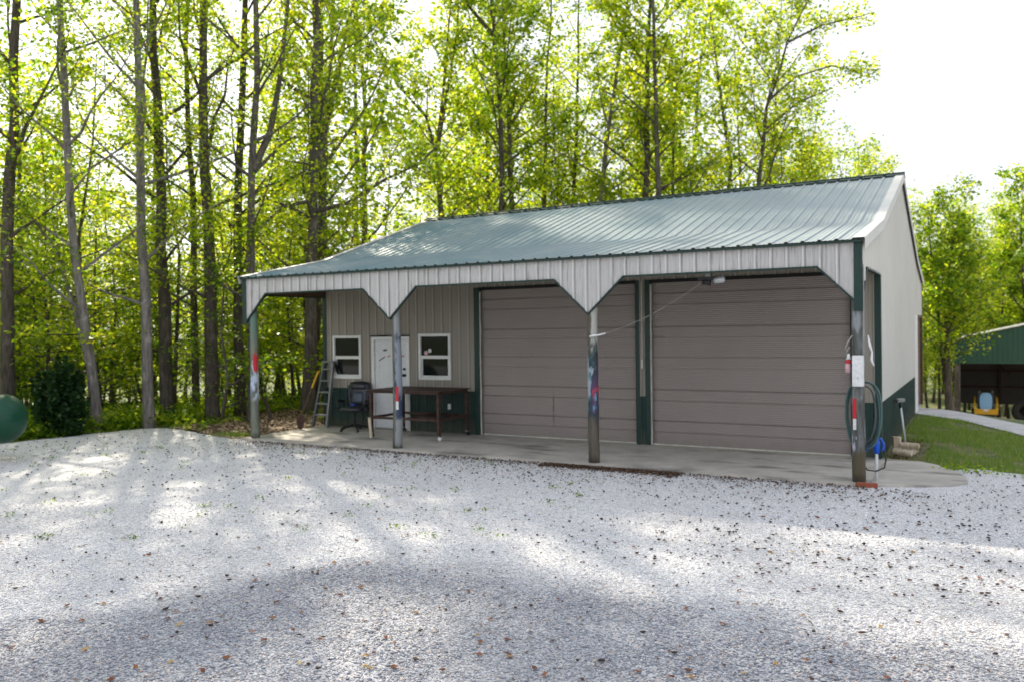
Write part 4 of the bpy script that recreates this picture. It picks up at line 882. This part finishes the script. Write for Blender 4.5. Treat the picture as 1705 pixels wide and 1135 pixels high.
HERO = [
 ('hardwood_tree', [(10, 650), (11, 400), (22, 200), (28, 0)], 23, 20, 11, 'tall dark trunk rising behind the green propane tank at the left edge', 'bark_brown', {}),
 ('hardwood_tree', [(160, 720), (150, 600), (115, 330), (104, 100)], 22, 14, 12, 'slender tree with pale forked lower trunk leaning left beside the dark cedar bush', 'bark_pale', {'extra': [([(150, 610, 0), (120, 500, .5), (95, 420, 1), (30, 330, 1.5)], 11)]}),
 ('hardwood_tree', [(246, 712), (240, 500), (237, 300), (228, 0)], 22, 16, 13, 'straight pale grey trunk standing at the gravel edge left of the dark thick trunk', 'bark_pale', {}),
 ('hardwood_tree', [(277, 706), (272, 500), (265, 250), (254, 0)], 23.5, 20, 14, 'thick dark mossy trunk just right of the pale grey trunk', 'bark_brown', {'limbs': 32}),
 ('hardwood_tree', [(325, 698), (321, 400), (312, 150), (310, 0)], 25, 11, 15, 'thin straight brown trunk between two thick dark trunks', 'bark_brown', {'limbs': 18}),
 ('hardwood_tree', [(352, 700), (350, 450), (341, 200), (335, 0)], 23, 21, 16, 'thickest brown trunk in the woods left of the porch', 'bark_brown', {'limbs': 30}),
 ('hardwood_tree', [(398, 694), (396, 400), (402, 200), (405, 0)], 24, 16, 18, 'dark trunk immediately left of the corner of the porch roof', 'bark_brown', {}),
 ('hardwood_tree', [(418, 694), (416, 400), (421, 285), (430, 130), (428, 0)], 22.5, 15, 19, 'grey forked tree rising behind the left porch post', 'bark_grey', {'extra': [([(421, 285, 0), (450, 220, .3), (466, 130, .5), (480, 0, .6), (484, -80, .6)], 13), ([(421, 290, 0), (470, 240, .6), (512, 215, 1.2)], 7)]}),
 ('hardwood_tree', [(510, 686), (517, 450), (521, 300), (525, 150), (527, 0)], 24, 21, 20, 'tall trunk seen through the left porch bay and forking above the roof', 'bark_grey', {'extra': [([(519, 310, 0), (545, 200, .4), (566, 100, .7), (590, 0, 1)], 14), ([(517, 355, 0), (580, 338, -.6), (640, 300, -1.2), (700, 272, -1.8), (735, 235, -2)], 8), ([(516, 335, 0), (470, 345, -.4), (440, 372, -.8), (415, 400, -1.2)], 7)]}),
 ('hardwood_tree', [(541, 640), (540, 330), (548, 150), (556, 0)], 28, 10, 21, 'thin dark trunk close behind the forking tree at the porch', 'bark_brown', {'limbs': 16}),
 ('hardwood_tree', [(594, 620), (592, 300), (590, 0)], 31, 9, 22, 'very slender trunk standing between the forking tree and the bent tree', 'bark_grey', {'limbs': 18}),
 ('hardwood_tree', [(742, 600), (736, 355), (728, 260), (712, 195), (660, 140), (620, 60)], 32, 13, 23, 'crooked tree bending left above the low end of the roof ridge', 'bark_brown', {'H': 16, 'limbs': 24, 'extra': [([(728, 250, 0), (745, 150, .5), (760, 60, 1), (765, -20, 1)], 7)]}),
 ('hardwood_tree', [(840, 600), (836, 360), (832, 180), (818, 0)], 32, 15, 24, 'left trunk of the close pair above the ridge middle', 'bark_brown', {'extra': [([(822, 60, 0), (780, 10, .5), (765, -30, 1)], 8)]}),
 ('hardwood_tree', [(856, 600), (853, 355), (845, 180), (838, 20)], 34, 14, 25, 'right trunk of the close pair above the ridge middle', 'bark_grey', {'extra': [([(852, 205, 0), (880, 160, .5), (897, 138, 1)], 6)]}),
 ('hardwood_tree', [(902, 600), (905, 350), (909, 150), (918, 0)], 36, 11, 26, 'slim trunk right of the close pair', 'bark_grey', {'limbs': 20}),
 ('hardwood_tree', [(953, 600), (955, 345), (960, 180), (964, 0)], 37, 12, 27, 'slim mossy trunk between the close pair and the leaning pale trunk', 'bark_brown', {'limbs': 20}),
 ('hardwood_tree', [(975, 600), (1001, 340), (1016, 200), (1045, 0)], 34, 13, 28, 'pale trunk leaning to the right behind the roof ridge', 'bark_pale', {'limbs': 22}),
 ('hardwood_tree', [(1074, 600), (1076, 330), (1077, 150), (1083, 0)], 33, 17, 29, 'stout upright trunk with mossy bark above the right half of the ridge', 'bark_brown', {}),
 ('hardwood_tree', [(1140, 600), (1150, 320), (1162, 150), (1180, 0)], 39, 9, 30, 'faint slender trunk right of the stout mossy one', 'bark_grey', {'limbs': 20}),
 ('hardwood_tree', [(1240, 600), (1262, 315), (1278, 180), (1312, 70), (1345, 0)], 35, 13, 31, 'tree leaning right at the edge of the open sky with a spreading crown', 'bark_grey', {'limbs': 30, 'lmax': 5.2, 'H': 19, 'extra': [([(1283, 165, 0), (1325, 128, .3), (1385, 110, .5), (1455, 124, .6)], 4.5), ([(1313, 70, 0), (1370, 42, .3), (1440, 26, .5)], 4.5), ([(1275, 215, 0), (1330, 170, .3), (1380, 150, .5)], 5)]}),
]
def prune_right(P):
    d = P-CP; z = d@fw; u = 852.5+FPX*(d@rt)/z; v = 567.5-FPX*(d@up)/z
    lim = np.interp(v, [-400, 0, 100, 145, 200, 240], [1440, 1455, 1468, 1462, 1400, 1360])
    return P[u < lim]
for nm, uv, dist, wpx, seed, label, bk_, kw in HERO:
    kw = dict(kw); lf = 'leaf_yellow_green' if seed % 3 else 'leaf_fresh'
    if uv[0][0] > 1100: kw['prune'] = prune_right
    if dist > 30: kw.setdefault('per', 48); kw.setdefault('lsize', 0.145); kw.setdefault('z0', 6.5)
    hero(nm, uv, dist, wpx, seed, label, bk_, lf, **kw)
# right-hand trees beside and behind the shed
hero('hardwood_tree', [(1580, 690), (1575, 500), (1584, 420), (1598, 345)], 37, 11, 41, 'round crowned tree with two stems left of the green shed', 'bark_brown', 'leaf_fresh', H=9.1, limbs=34, z0=2.2, lmax=2.7, twigs=9, per=44, lsize=0.15, extra=[([(1573, 640, 0), (1560, 500, .5), (1548, 400, .8), (1545, 350, 1)], 5)])
hero('hardwood_tree', [(1712, 650), (1706, 500), (1700, 380), (1704, 300)], 62, 9, 42, 'tall leafy tree directly behind the green shed at the right edge', 'bark_brown', 'leaf_fresh', H=14.6, limbs=34, z0=3, lmax=4.5, twigs=9, per=40, lsize=0.24)
# prototypes for the rest of the woods
def proto(name, H, r0, seed, limbs, z0, lmax, twigs, per, lsize, bk_, lf, horiz=False, spread=0.3, curve=0.5):
    rr = random.Random(seed); p = [Vector((0, 0, 0))]; a = rr.uniform(0, 6.28)
    for k in range(1, 5): p.append(Vector((math.cos(a)*curve*math.sin(k*0.9)+rr.uniform(-.15, .15), math.sin(a)*curve*math.sin(k*0.9)+rr.uniform(-.15, .15), H*k/4)))
    wood, P = grow(p, r0, seed, limbs, z0, lmax, twigs, per, spread=spread, horiz=horiz, nseg=8)
    t = tree_obj(name, wood, P, Vector((0, 0, 0)), bk_, lf, lsize, '', 'tree', None, seed); t.location = (0, 0, -50); return t
PT_ = [proto('woodland_tree', 20, .17, 101, 32, 2.5, 4.2, 8, 30, .19, 'bark_brown', 'leaf_yellow_green'),
       proto('woodland_tree', 18, .12, 102, 30, 2.0, 3.6, 8, 30, .19, 'bark_grey', 'leaf_fresh'),
       proto('woodland_tree', 22, .15, 103, 32, 2.5, 4.0, 8, 30, .19, 'bark_grey', 'leaf_yellow_green', curve=.9),
       proto('woodland_tree', 15, .09, 104, 30, 1.0, 3.2, 8, 34, .18, 'bark_brown', 'leaf_yellow_green')]
PS_ = [proto('sapling', 6.5, .045, 111, 22, 0.5, 2.3, 7, 30, .115, 'bark_grey', 'leaf_yellow_green', True, .22, .3),
       proto('sapling', 9, .06, 112, 26, 0.8, 2.7, 7, 32, .12, 'bark_brown', 'leaf_yellow_green', True, .22, .4),
       proto('sapling', 4.2, .03, 113, 18, 0.25, 1.7, 7, 30, .10, 'bark_grey', 'leaf_deep', True, .2, .2)]
USED = set()
def place(t, x, y, s, rz, label, group, dz=0.0, sz=None):
    if t.name in USED:
        r_ = t.copy(); COL.objects.link(r_)
        for ch in list(t.children): c = ch.copy(); COL.objects.link(c); c.parent = r_
    else: r_ = t; USED.add(t.name)
    r_.location = (x, y, gzf(x, y)+dz); r_.rotation_euler = (0, 0, rz); r_.scale = (s, s, sz or s); r_['label'] = label; r_['group'] = group; r_['category'] = 'tree' if 'tree' in r_.name else 'sapling'
    return r_
ZONES = [(-60, 'out past the left edge of the view'), (60, 'behind the green propane tank'), (205, 'above the dark cedar bush'), (300, 'behind the pale grey straight trunk'), (385, 'behind the thickest brown trunk'), (470, 'behind the forked grey tree at the porch corner'), (580, 'behind the tall forking tree in the left bay'), (700, 'above the low left end of the roof'), (800, 'around the crooked tree at the left ridge end'), (880, 'behind the close pair of trunks'), (985, 'behind the two slim trunks above the ridge'), (1045, 'behind the pale leaning trunk'), (1115, 'behind the stout mossy trunk'), (1220, 'around the faint slender trunk'), (1480, 'below the leaning tree at the open sky'), (1600, 'between the garage and the green shed'), (9999, 'beyond the roof of the green shed')]
def zone(u): return next(z for lim, z in ZONES if u < lim)
def tlabel(k, u, dist): return ('near ' if dist < 36 else 'middle distance ' if dist < 52 else 'distant ')+('tall yellow green tree ', 'slim fresh green tree ', 'high crowned yellow green tree ', 'low yellow green tree ')[k]+zone(u)
rw = random.Random(21); placed = []
def okspot(x, y, md):
    if -12.2 < x < 4.0 and y < 14.5: return False
    if x > -2.0 and y < 24: return False
    if sx0-2.2 < x < sx0+12 and 18 < y < 47: return False
    if x > 1.5 and y < 34: return False
    if y < 0.0 and x > -16.5: return False
    return all((x-a)**2+(y-b_)**2 > md*md for a, b_ in placed)
def vtop(u, dist, x, y):
    """tallest crown the skyline allows at this bearing"""
    v = np.interp(u, [1250, 1330, 1400, 1450, 1480, 1520, 1560, 1640, 1680, 1705, 1800], [-900, 150, 225, 215, 262, 330, 320, 330, 350, 300, 250])
    return 2.18+dist*(548-v)/FPX-gzf(x, y)
cnt = 0; tries = 0
while cnt < 128 and tries < 6000:
    tries += 1; u = rw.uniform(-420, 1950); dist = 26+46*rw.random()**0.9
    if u > 1500: dist = rw.uniform(40, 95)
    x, y = gp(u, dist)
    if not okspot(x, y, 2.0) or (u < 700 and dist < 36 and rw.random() < .5): continue
    Hm = vtop(u, dist, x, y)*.92
    k = rw.randrange(4);
    if u < 700 and dist > 36:
        k = 3; Hm = min(Hm, rw.uniform(7, 12))
    pass; H = (20, 18, 22, 15)[k]; s = rw.uniform(0.85, 1.15); 
    if H*s > Hm: s = Hm/H*rw.uniform(0.9, 1.02)
    if s < 0.35: continue
    g = 'woods behind and left of the garage' if u < 1480 else 'woods on the right behind the shed'
    place(PT_[k], x, y, s, rw.uniform(0, 6.28), tlabel(k, u, dist), g); placed.append((x, y)); cnt += 1
for u, dist, v, k in ((1335, 43, 215, 3), (1372, 47, 232, 0), (1405, 44, 240, 1), (1432, 50, 232, 3), (1458, 46, 262, 0), (1300, 46, 200, 1), (1476, 52, 285, 3)):
    x, y = gp(u, dist); s = (2.18+dist*(548-v)/FPX-gzf(x, y))*.93/(20, 18, 22, 15)[k]; place(PT_[k], x, y, s, rw.uniform(0, 6.28), tlabel(k, u, dist), 'woods behind and left of the garage'); placed.append((x, y))
# trees at the far side of the yard, left of and behind the photographer's view (their crowns shade it and mirror in the windows)
for x, y in ((-24, -9), (-27, -14), (-22, -17), (-30, -20), (-25, -24), (-33, -12), (-20, -27)):
    place(PT_[rw.randrange(4)], x, y, rw.uniform(.8, 1), rw.uniform(0, 6.28), 'woodland tree at the open left side of the gravel yard', 'trees along the left side of the yard')
# understory
cnt = 0; tries = 0
while cnt < 150 and tries < 6000:
    tries += 1; u = rw.uniform(-120, 1700)
    dist = rw.uniform(22.3, 38) if u < 640 else rw.uniform(32, 46)
    x, y = gp(u, dist)
    if not (okspot(x, y, 1.0) or (u < 640 and (x < -12.2 or y > 1.2) and x < -10.8 and all((x-a)**2+(y-b_)**2 > 1.0 for a, b_ in placed) and dist > 22.8)): continue
    if u < 640 and uof(x, y) > 395 and dist < 24.5: continue
    k = rw.randrange(3); s = rw.uniform(.8, 1.2); Hm = vtop(u, dist, x, y)
    if (6.5, 9, 4.2)[k]*s > Hm: continue
    wide = ', close by' if dist < 28 else ', farther in' if dist > 36 else ''
    place(PS_[k], x, y, s, rw.uniform(0, 6.28), ('leafy low sapling ', 'slim yellow green sapling ', 'small deep green sapling ')[k]+zone(u)+wide, 'understory saplings in the woods'); placed.append((x, y)); cnt += 1
cnt = 0; tries = 0
while cnt < 48 and tries < 4000:
    tries += 1; u = rw.uniform(1440, 1800); dist = rw.uniform(54, 95) if u > 1570 else rw.uniform(40, 90); x, y = gp(u, dist)
    if x < 4 and y < 24 or (sx0-1.5 < x < sx0+11 and y < 47) or any((x-a)**2+(y-b_)**2 < 4 for a, b_ in placed): continue
    Hm = vtop(u, dist, x, y)*rw.uniform(.6, .92); k = rw.randrange(4); s = Hm/(20, 18, 22, 15)[k]
    place(PT_[k], x, y, s, rw.uniform(0, 6.28), tlabel(k, u, dist)+(' and much shorter' if s < .55 else ''), 'woods behind and left of the garage' if u < 1480 else 'woods on the right behind the shed'); placed.append((x, y)); cnt += 1
# dark cedar bush at the left
rs_ = np.random.RandomState(9); cx_, cyy_ = gp(100, 21.3); cb_ = (cx_, cyy_, gzf(cx_, cyy_)); L = []
for k in range(46):   # ragged upright shoots
    q = rs_.uniform(0, 6.28); d0 = rs_.uniform(0, .34); hh_ = (1.85-2.1*d0)*rs_.uniform(.5, 1.05); ln_ = rs_.uniform(.2, .9); nn_ = int(250*hh_)
    t = rs_.uniform(0.02, 1, nn_)**.8; r_ = 0.17*(1-t)**.6*rs_.uniform(.3, 1.25, nn_)+.015; aa = rs_.uniform(0, 6.28, nn_)
    L.append(np.stack([math.cos(q)*(d0+ln_*.42*t)+np.cos(aa)*r_, math.sin(q)*(d0+ln_*.42*t)+np.sin(aa)*r_, t*hh_], 1))
P = np.concatenate(L)+np.array(cb_)
wood = MB().tube([Vector(cb_), Vector(cb_)+Vector((0.03, 0, 1.5))], [0.05, 0.015], 7)
tree_obj('cedar_bush', wood, P, cb_, 'bark_brown', 'cedar_leaf', 0.085, 'dense very dark green cedar bush at the forest edge right of the propane tank', 'bush', seed=4)
# leaning dead stick behind the left post
a = dp(431, 640, 22.6); x, y = gp(450, 22.6); tag(MB().tube([(x, y, gzf(x, y)-0.05), Vector((x, y, 0)).lerp(a, .55)+Vector((0, 0, .05)), a], [0.055, 0.05, 0.03], 7, True, .1).build('dead_pole', 'bark_brown', None), 'short dead wooden pole leaning left behind the left porch post', 'pole')

# ------------------------------------------------------------------ undergrowth, grass, litter (nobody could count them)
def stuff(o, label=None):
    o['kind'] = 'stuff'; return o
rs_ = np.random.RandomState(31)
def scatter(n, fn, rs): 
    out = []
    while len(out) < n:
        q = fn(rs)
        if q is not None: out.append(q)
    return np.array(out)
# weeds along the forest edge: leafy clumps
def weedspot(rs):
    u = rs.uniform(-60, 560); d = 17.6+rs.exponential(4.0)
    x, y = gp(u, d)
    if d > 36: return None
    if x > -14.5 and y < -1.7: return None
    if x > -14.9 and y < -4.2: return None
    if x > -13.2 and y < 0.8 and rs.random() < .93: return None
    if x > -10.8: return None
    if x > -14.2 and -3 < y < 6 and rs.random() < 0.93: return None
    if u > 380 and rs.random() < 0.6: return None
    return (x, y)
W0 = scatter(1200, weedspot, rs_); L = []
for x, y in W0:
    h = rs_.uniform(.12, .5) if x < -13.5 else rs_.uniform(.06, .25); k = rs_.randint(14, 40)
    L.append(np.stack([x+rs_.normal(0, .2, k), y+rs_.normal(0, .2, k), gzf(x, y)+rs_.uniform(0.0, h, k)], 1))
stuff(obj_of(leaves('undergrowth', np.concatenate(L), .11, 'leaf_fresh', 8), 'undergrowth'))
def blades(name, XY, hmin, hmax, mat, rs, wid=0.006, lean=.5):
    n = len(XY); x, y = XY[:, 0], XY[:, 1]; z = gz(x, y); h = rs.uniform(hmin, hmax, n); a = rs.uniform(0, 6.28, n); w_ = wid*rs.uniform(.7, 1.4, n); b_ = rs.uniform(0, 6.28, n); l = h*lean*rs.uniform(0, 1, n)
    V = np.stack([np.stack([x-np.cos(a)*w_, y-np.sin(a)*w_, z], 1), np.stack([x+np.cos(a)*w_, y+np.sin(a)*w_, z], 1), np.stack([x+np.cos(b_)*l, y+np.sin(b_)*l, z+h], 1)], 1).reshape(-1, 3)
    return stuff(obj_of(npmesh(name, V, np.arange(3*n).reshape(-1, 3), mat, 3), name))
def inpoly(x, y, poly):
    c = False; n = len(poly)
    for i in range(n):
        (x1, y1), (x2, y2) = poly[i], poly[i-1]
        if (y1 > y) != (y2 > y) and x < (x2-x1)*(y-y1)/(y2-y1)+x1: c = not c
    return c
patch = lambda x, y: math.sin(x*2.1+1)*math.cos(y*1.7)+math.sin(x*5.3+y*3.1)*0.5
def lawnspot(rs):
    x = rs.uniform(2.2, 9.5); y = rs.uniform(-2.2, 8.2)
    if not inpoly(x, y, LAWN): return None
    if x < 2.75 and 0 < y < 2.6 and rs.random() < .9: return None
    if patch(x, y) < -0.5 and rs.random() < .75: return None
    return (x, y)
blades('lawn_grass', scatter(42000, lawnspot, rs_), .03, .10, 'grass_blade', rs_, .005)
P = []
for k in range(70):
    u, v = rs_.uniform(0, 1000), rs_.uniform(735, 900); d = fw+rt*(u-852.5)/FPX-up*(v-567.5)/FPX; t = (-.036-CP[2])/d[2]; x, y = CP[0]+d[0]*t, CP[1]+d[1]*t
    if inpoly(x, y, GRAVEL) and not (y > -2.7 and x > -10.3): n_ = rs_.randint(5, 22); P.append(np.stack([x+rs_.normal(0, .05, n_), y+rs_.normal(0, .05, n_), rs_.uniform(-.03, .02, n_)], 1))
stuff(obj_of(leaves('gravel_weeds', np.concatenate(P), .03, 'leaf_deep', 18), 'gravel_weeds'))
def edgespot(rs):
    t = rs.random()
    if t < .5: x, y = 3.35+rs.normal(0, .22), -0.45+rs.normal(0, .22)
    elif t < .8: x, y = 4.3+rs.normal(0, .5), -.65+rs.normal(0, .18)
    else: x, y = -10.75+rs.normal(0, .22), -2.1+rs.normal(0, .13)
    if x < 3.44 and y > -2 and x > 0 and x < 2.9: return None
    return (x, y)
P = scatter(420, edgespot, rs_); P3 = np.column_stack([P, gz(P[:, 0], P[:, 1])+rs_.uniform(.01, .08, len(P))]); stuff(obj_of(leaves('edge_weeds', P3, .045, 'leaf_fresh', 3), 'edge_weeds'))
P = scatter(700, lambda rs: (-10.85+rs.normal(0, .3), -2.05+rs.normal(0, .16)), rs_); blades('grass_tuft', P, .03, .12, 'grass_blade', rs_)
def strawspot(rs):
    u = rs.uniform(300, 560); d = rs.uniform(17, 26); x, y = gp(u, d)
    if x > -10.2 or (x > -13.3 and y < -2.1) or inpoly(x, y, GRAVEL): return None
    return (x, y)
blades('dry_straw', scatter(9000, strawspot, rs_), .004, .03, 'straw_blade', rs_, .012, 4.0)
# gravel stones: angular chips, loose on the yard nearest the camera
def chips(name, XY, size, mat, z0, rs):
    n = len(XY); base = np.array([[1, 0, 0], [-1, 0, 0], [0, 1, 0], [0, -1, 0], [0, 0, .75], [0, 0, -.5]], float)
    F0 = np.array([[0, 2, 4], [2, 1, 4], [1, 3, 4], [3, 0, 4], [2, 0, 5], [1, 2, 5], [3, 1, 5], [0, 3, 5]])
    S = size*rs.uniform(.45, 1.25, n)[:, None, None]; Vv = base[None]*(1+rs.uniform(-.35, .35, (n, 6, 3)))+rs.uniform(-.25, .25, (n, 6, 3))
    a = rs.uniform(0, 6.28, n); c, s = np.cos(a), np.sin(a); x = Vv[:, :, 0]*c[:, None]-Vv[:, :, 1]*s[:, None]; y = Vv[:, :, 0]*s[:, None]+Vv[:, :, 1]*c[:, None]
    Vv = np.stack([x, y, Vv[:, :, 2]*rs.uniform(.5, 1, n)[:, None]], -1)*S; Vv[:, :, 0] += XY[:, 0][:, None]; Vv[:, :, 1] += XY[:, 1][:, None]; Vv[:, :, 2] += z0
    F = (F0[None]+(np.arange(n)*6)[:, None, None]).reshape(-1, 3)
    return stuff(obj_of(npmesh(name, Vv.reshape(-1, 3), F, mat, 3), name))
n = 150000; dd = 3.0+10.0*rs_.uniform(0, 1, n)**0.95; uu = rs_.uniform(-150, 1850, n); dx = fw[None, :]+rt[None, :]*((uu-852.5)/FPX)[:, None]; hh = np.hypot(dx[:, 0], dx[:, 1]); XY = np.stack([CP[0]+dx[:, 0]/hh*dd, CP[1]+dx[:, 1]/hh*dd], 1)
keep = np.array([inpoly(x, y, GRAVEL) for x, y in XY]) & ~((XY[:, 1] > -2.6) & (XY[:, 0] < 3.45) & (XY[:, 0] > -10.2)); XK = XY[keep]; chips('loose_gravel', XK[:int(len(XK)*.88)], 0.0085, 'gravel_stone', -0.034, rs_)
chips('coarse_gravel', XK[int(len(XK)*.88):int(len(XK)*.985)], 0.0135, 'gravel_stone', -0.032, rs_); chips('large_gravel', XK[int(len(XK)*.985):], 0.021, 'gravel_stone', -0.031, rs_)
P = scatter(420, lambda rs: (rs.uniform(-14.5, 7), rs.uniform(-11, -1.8)), rs_); P = np.array([p for p in P if inpoly(p[0], p[1], GRAVEL) and not (p[1] > -2.6 and -10.2 < p[0] < 3.5)]); P3 = np.column_stack([P, rs_.uniform(-.03, -.02, len(P))]); stuff(obj_of(leaves('twig_litter', P3, .10, 'dry_litter', 33, 3.5, .07, .6), 'twig_litter'))
# litter: seed balls, dry leaves
def ico(r, sub=1, jit=.0, seed=0, flat=1.0):
    bm = bmesh.new(); bmesh.ops.create_icosphere(bm, subdivisions=sub, radius=r); rr = random.Random(seed)
    for v in bm.verts: v.co *= 1+rr.uniform(-jit, jit); v.co.z *= flat
    return bm
me_ball = bpy.data.meshes.new('seed_ball'); bm = ico(0.015, 2, .28, 3, .85); bm.to_mesh(me_ball); bm.free(); me_ball.materials.append(M['seed_ball'])
lm = []
for sd in range(4):
    r_ = random.Random(sd+60); bm = bmesh.new(); n = 9; vs = []; cz = [r_.uniform(.0, .016) for _ in range(n)]
    for k in range(n):
        a = 2*math.pi*k/n; q = (.036 if k % 2 else .025)*r_.uniform(.75, 1.15); vs.append(bm.verts.new((math.cos(a)*q*1.25, math.sin(a)*q*.75, .003+cz[k])))
    c = bm.verts.new((0, 0, .018+r_.uniform(0, .008)))
    for k in range(n): bm.faces.new((vs[k], vs[(k+1) % n], c))
    me = bpy.data.meshes.new('dry_leaf'); bm.to_mesh(me); bm.free(); me.materials.append(M['dry_leaf']); lm.append(me)
rl = random.Random(77)
def yardpt(u0, u1, v0, v1):
    u, v = rl.uniform(u0, u1), rl.uniform(v0, v1); d = fw+rt*(u-852.5)/FPX-up*(v-567.5)/FPX; t = (-.036-CP[2])/d[2]; return CP[0]+d[0]*t, CP[1]+d[1]*t
onyard = lambda x, y: inpoly(x, y, GRAVEL) and not (y > -2.58 and -10.15 < x < 3.45)
def balldens(x, y):
    f = 0.25
    if y > -4.6: f = .8 if x > -4 else .5
    if x > 0.5 and y > -7.5: f = max(f, .85)
    if x < -4 and y < -4.6: f = .34
    if y < -7.5: f = 0.10
    f *= 0.55+0.9*(0.5+0.5*math.sin(x*1.3+2)*math.cos(y*1.9+x))
    return f
balls = []
while len(balls) < 2300:
    x = rl.uniform(-15, 6); y = rl.uniform(-11, -0.5)
    if onyard(x, y) and rl.random() < balldens(x, y): balls.append((x, y))
balls.sort(key=lambda p: (p[0]-CP[0])**2+(p[1]-CP[1])**2)
for x, y in balls[:290]:
    o = obj_of(me_ball, 'seed_ball', None, (x, y, -.020)); s = rl.uniform(.5, 1.0); o.scale = (s*rl.uniform(.8, 1.9), s, s*.65); o.rotation_euler = (0, 0, rl.uniform(0, 6.28)); tag(o, 'small dark brown seed ball lying on the pale gravel', 'seed ball', 'seed balls scattered on the gravel')
rest = np.array(balls[290:]); ang = rs_.uniform(0, 6.28, len(rest))
chips('seed_ball_litter', rest, .018, 'seed_ball', -.020, rs_)
lv = []
while len(lv) < 165:
    x, y = yardpt(-20, 1725, 860, 1145)
    if onyard(x, y): lv.append((x, y))
for x, y in lv:
    o = obj_of(lm[rl.randrange(4)], 'dry_leaf', None, (x, y, -.028)); s = rl.uniform(.35, 0.95); o.scale = (s, s, s); o.rotation_euler = (rl.uniform(-.2, .2), rl.uniform(-.2, .2), rl.uniform(0, 6.28)); tag(o, 'curled reddish brown dry leaf lying on the gravel near the camera', 'dry leaf', 'dry leaves on the near gravel')
# drift of dark litter along the slab edge, and strewn flakes
def driftspot(rs):
    t = rs.random()
    if t < .45: return (rs.uniform(-2.8, -0.4), -2.60-abs(rs.normal(0, .15)))
    if t < .7: return (rs.uniform(-9.8, 2.2), -2.62-abs(rs.normal(0, .10)))
    x, y = rs.uniform(-10, 3), -2.7-rs.exponential(.5)
    return (x, y) if y > -6 else None
P = scatter(7500, driftspot, rs_); P3 = np.column_stack([P, rs_.uniform(-.032, -.012, len(P))]); stuff(obj_of(leaves('leaf_litter', P3, .035, 'dry_litter', 12, 1.5), 'leaf_litter'))
P = scatter(2600, lambda rs: (rs.uniform(-14.5, 7), rs.uniform(-10.5, -1.8)), rs_); P = np.array([p for p in P if onyard(*p)]); P3 = np.column_stack([P, rs_.uniform(-.032, -.02, len(P))]); stuff(obj_of(leaves('scattered_litter', P3, .026, 'dry_litter', 13, 2.0), 'scattered_litter'))
P = scatter(900, lambda rs: (2.25+abs(rs.normal(0, .22)), rs.uniform(.1, 3.0)), rs_); P3 = np.column_stack([P, rs_.uniform(-.03, -.01, len(P))]); stuff(obj_of(leaves('soil_litter', P3, .04, 'dry_litter', 14, 1.5), 'soil_litter'))
P = scatter(7000, strawspot, rs_); P3 = np.column_stack([P, gz(P[:, 0], P[:, 1])+rs_.uniform(.0, .03, len(P))]); stuff(obj_of(leaves('forest_floor_leaves', P3, .07, 'dry_litter', 15, 1.5), 'forest_floor_leaves'))
print('LEAVES', NL[0])
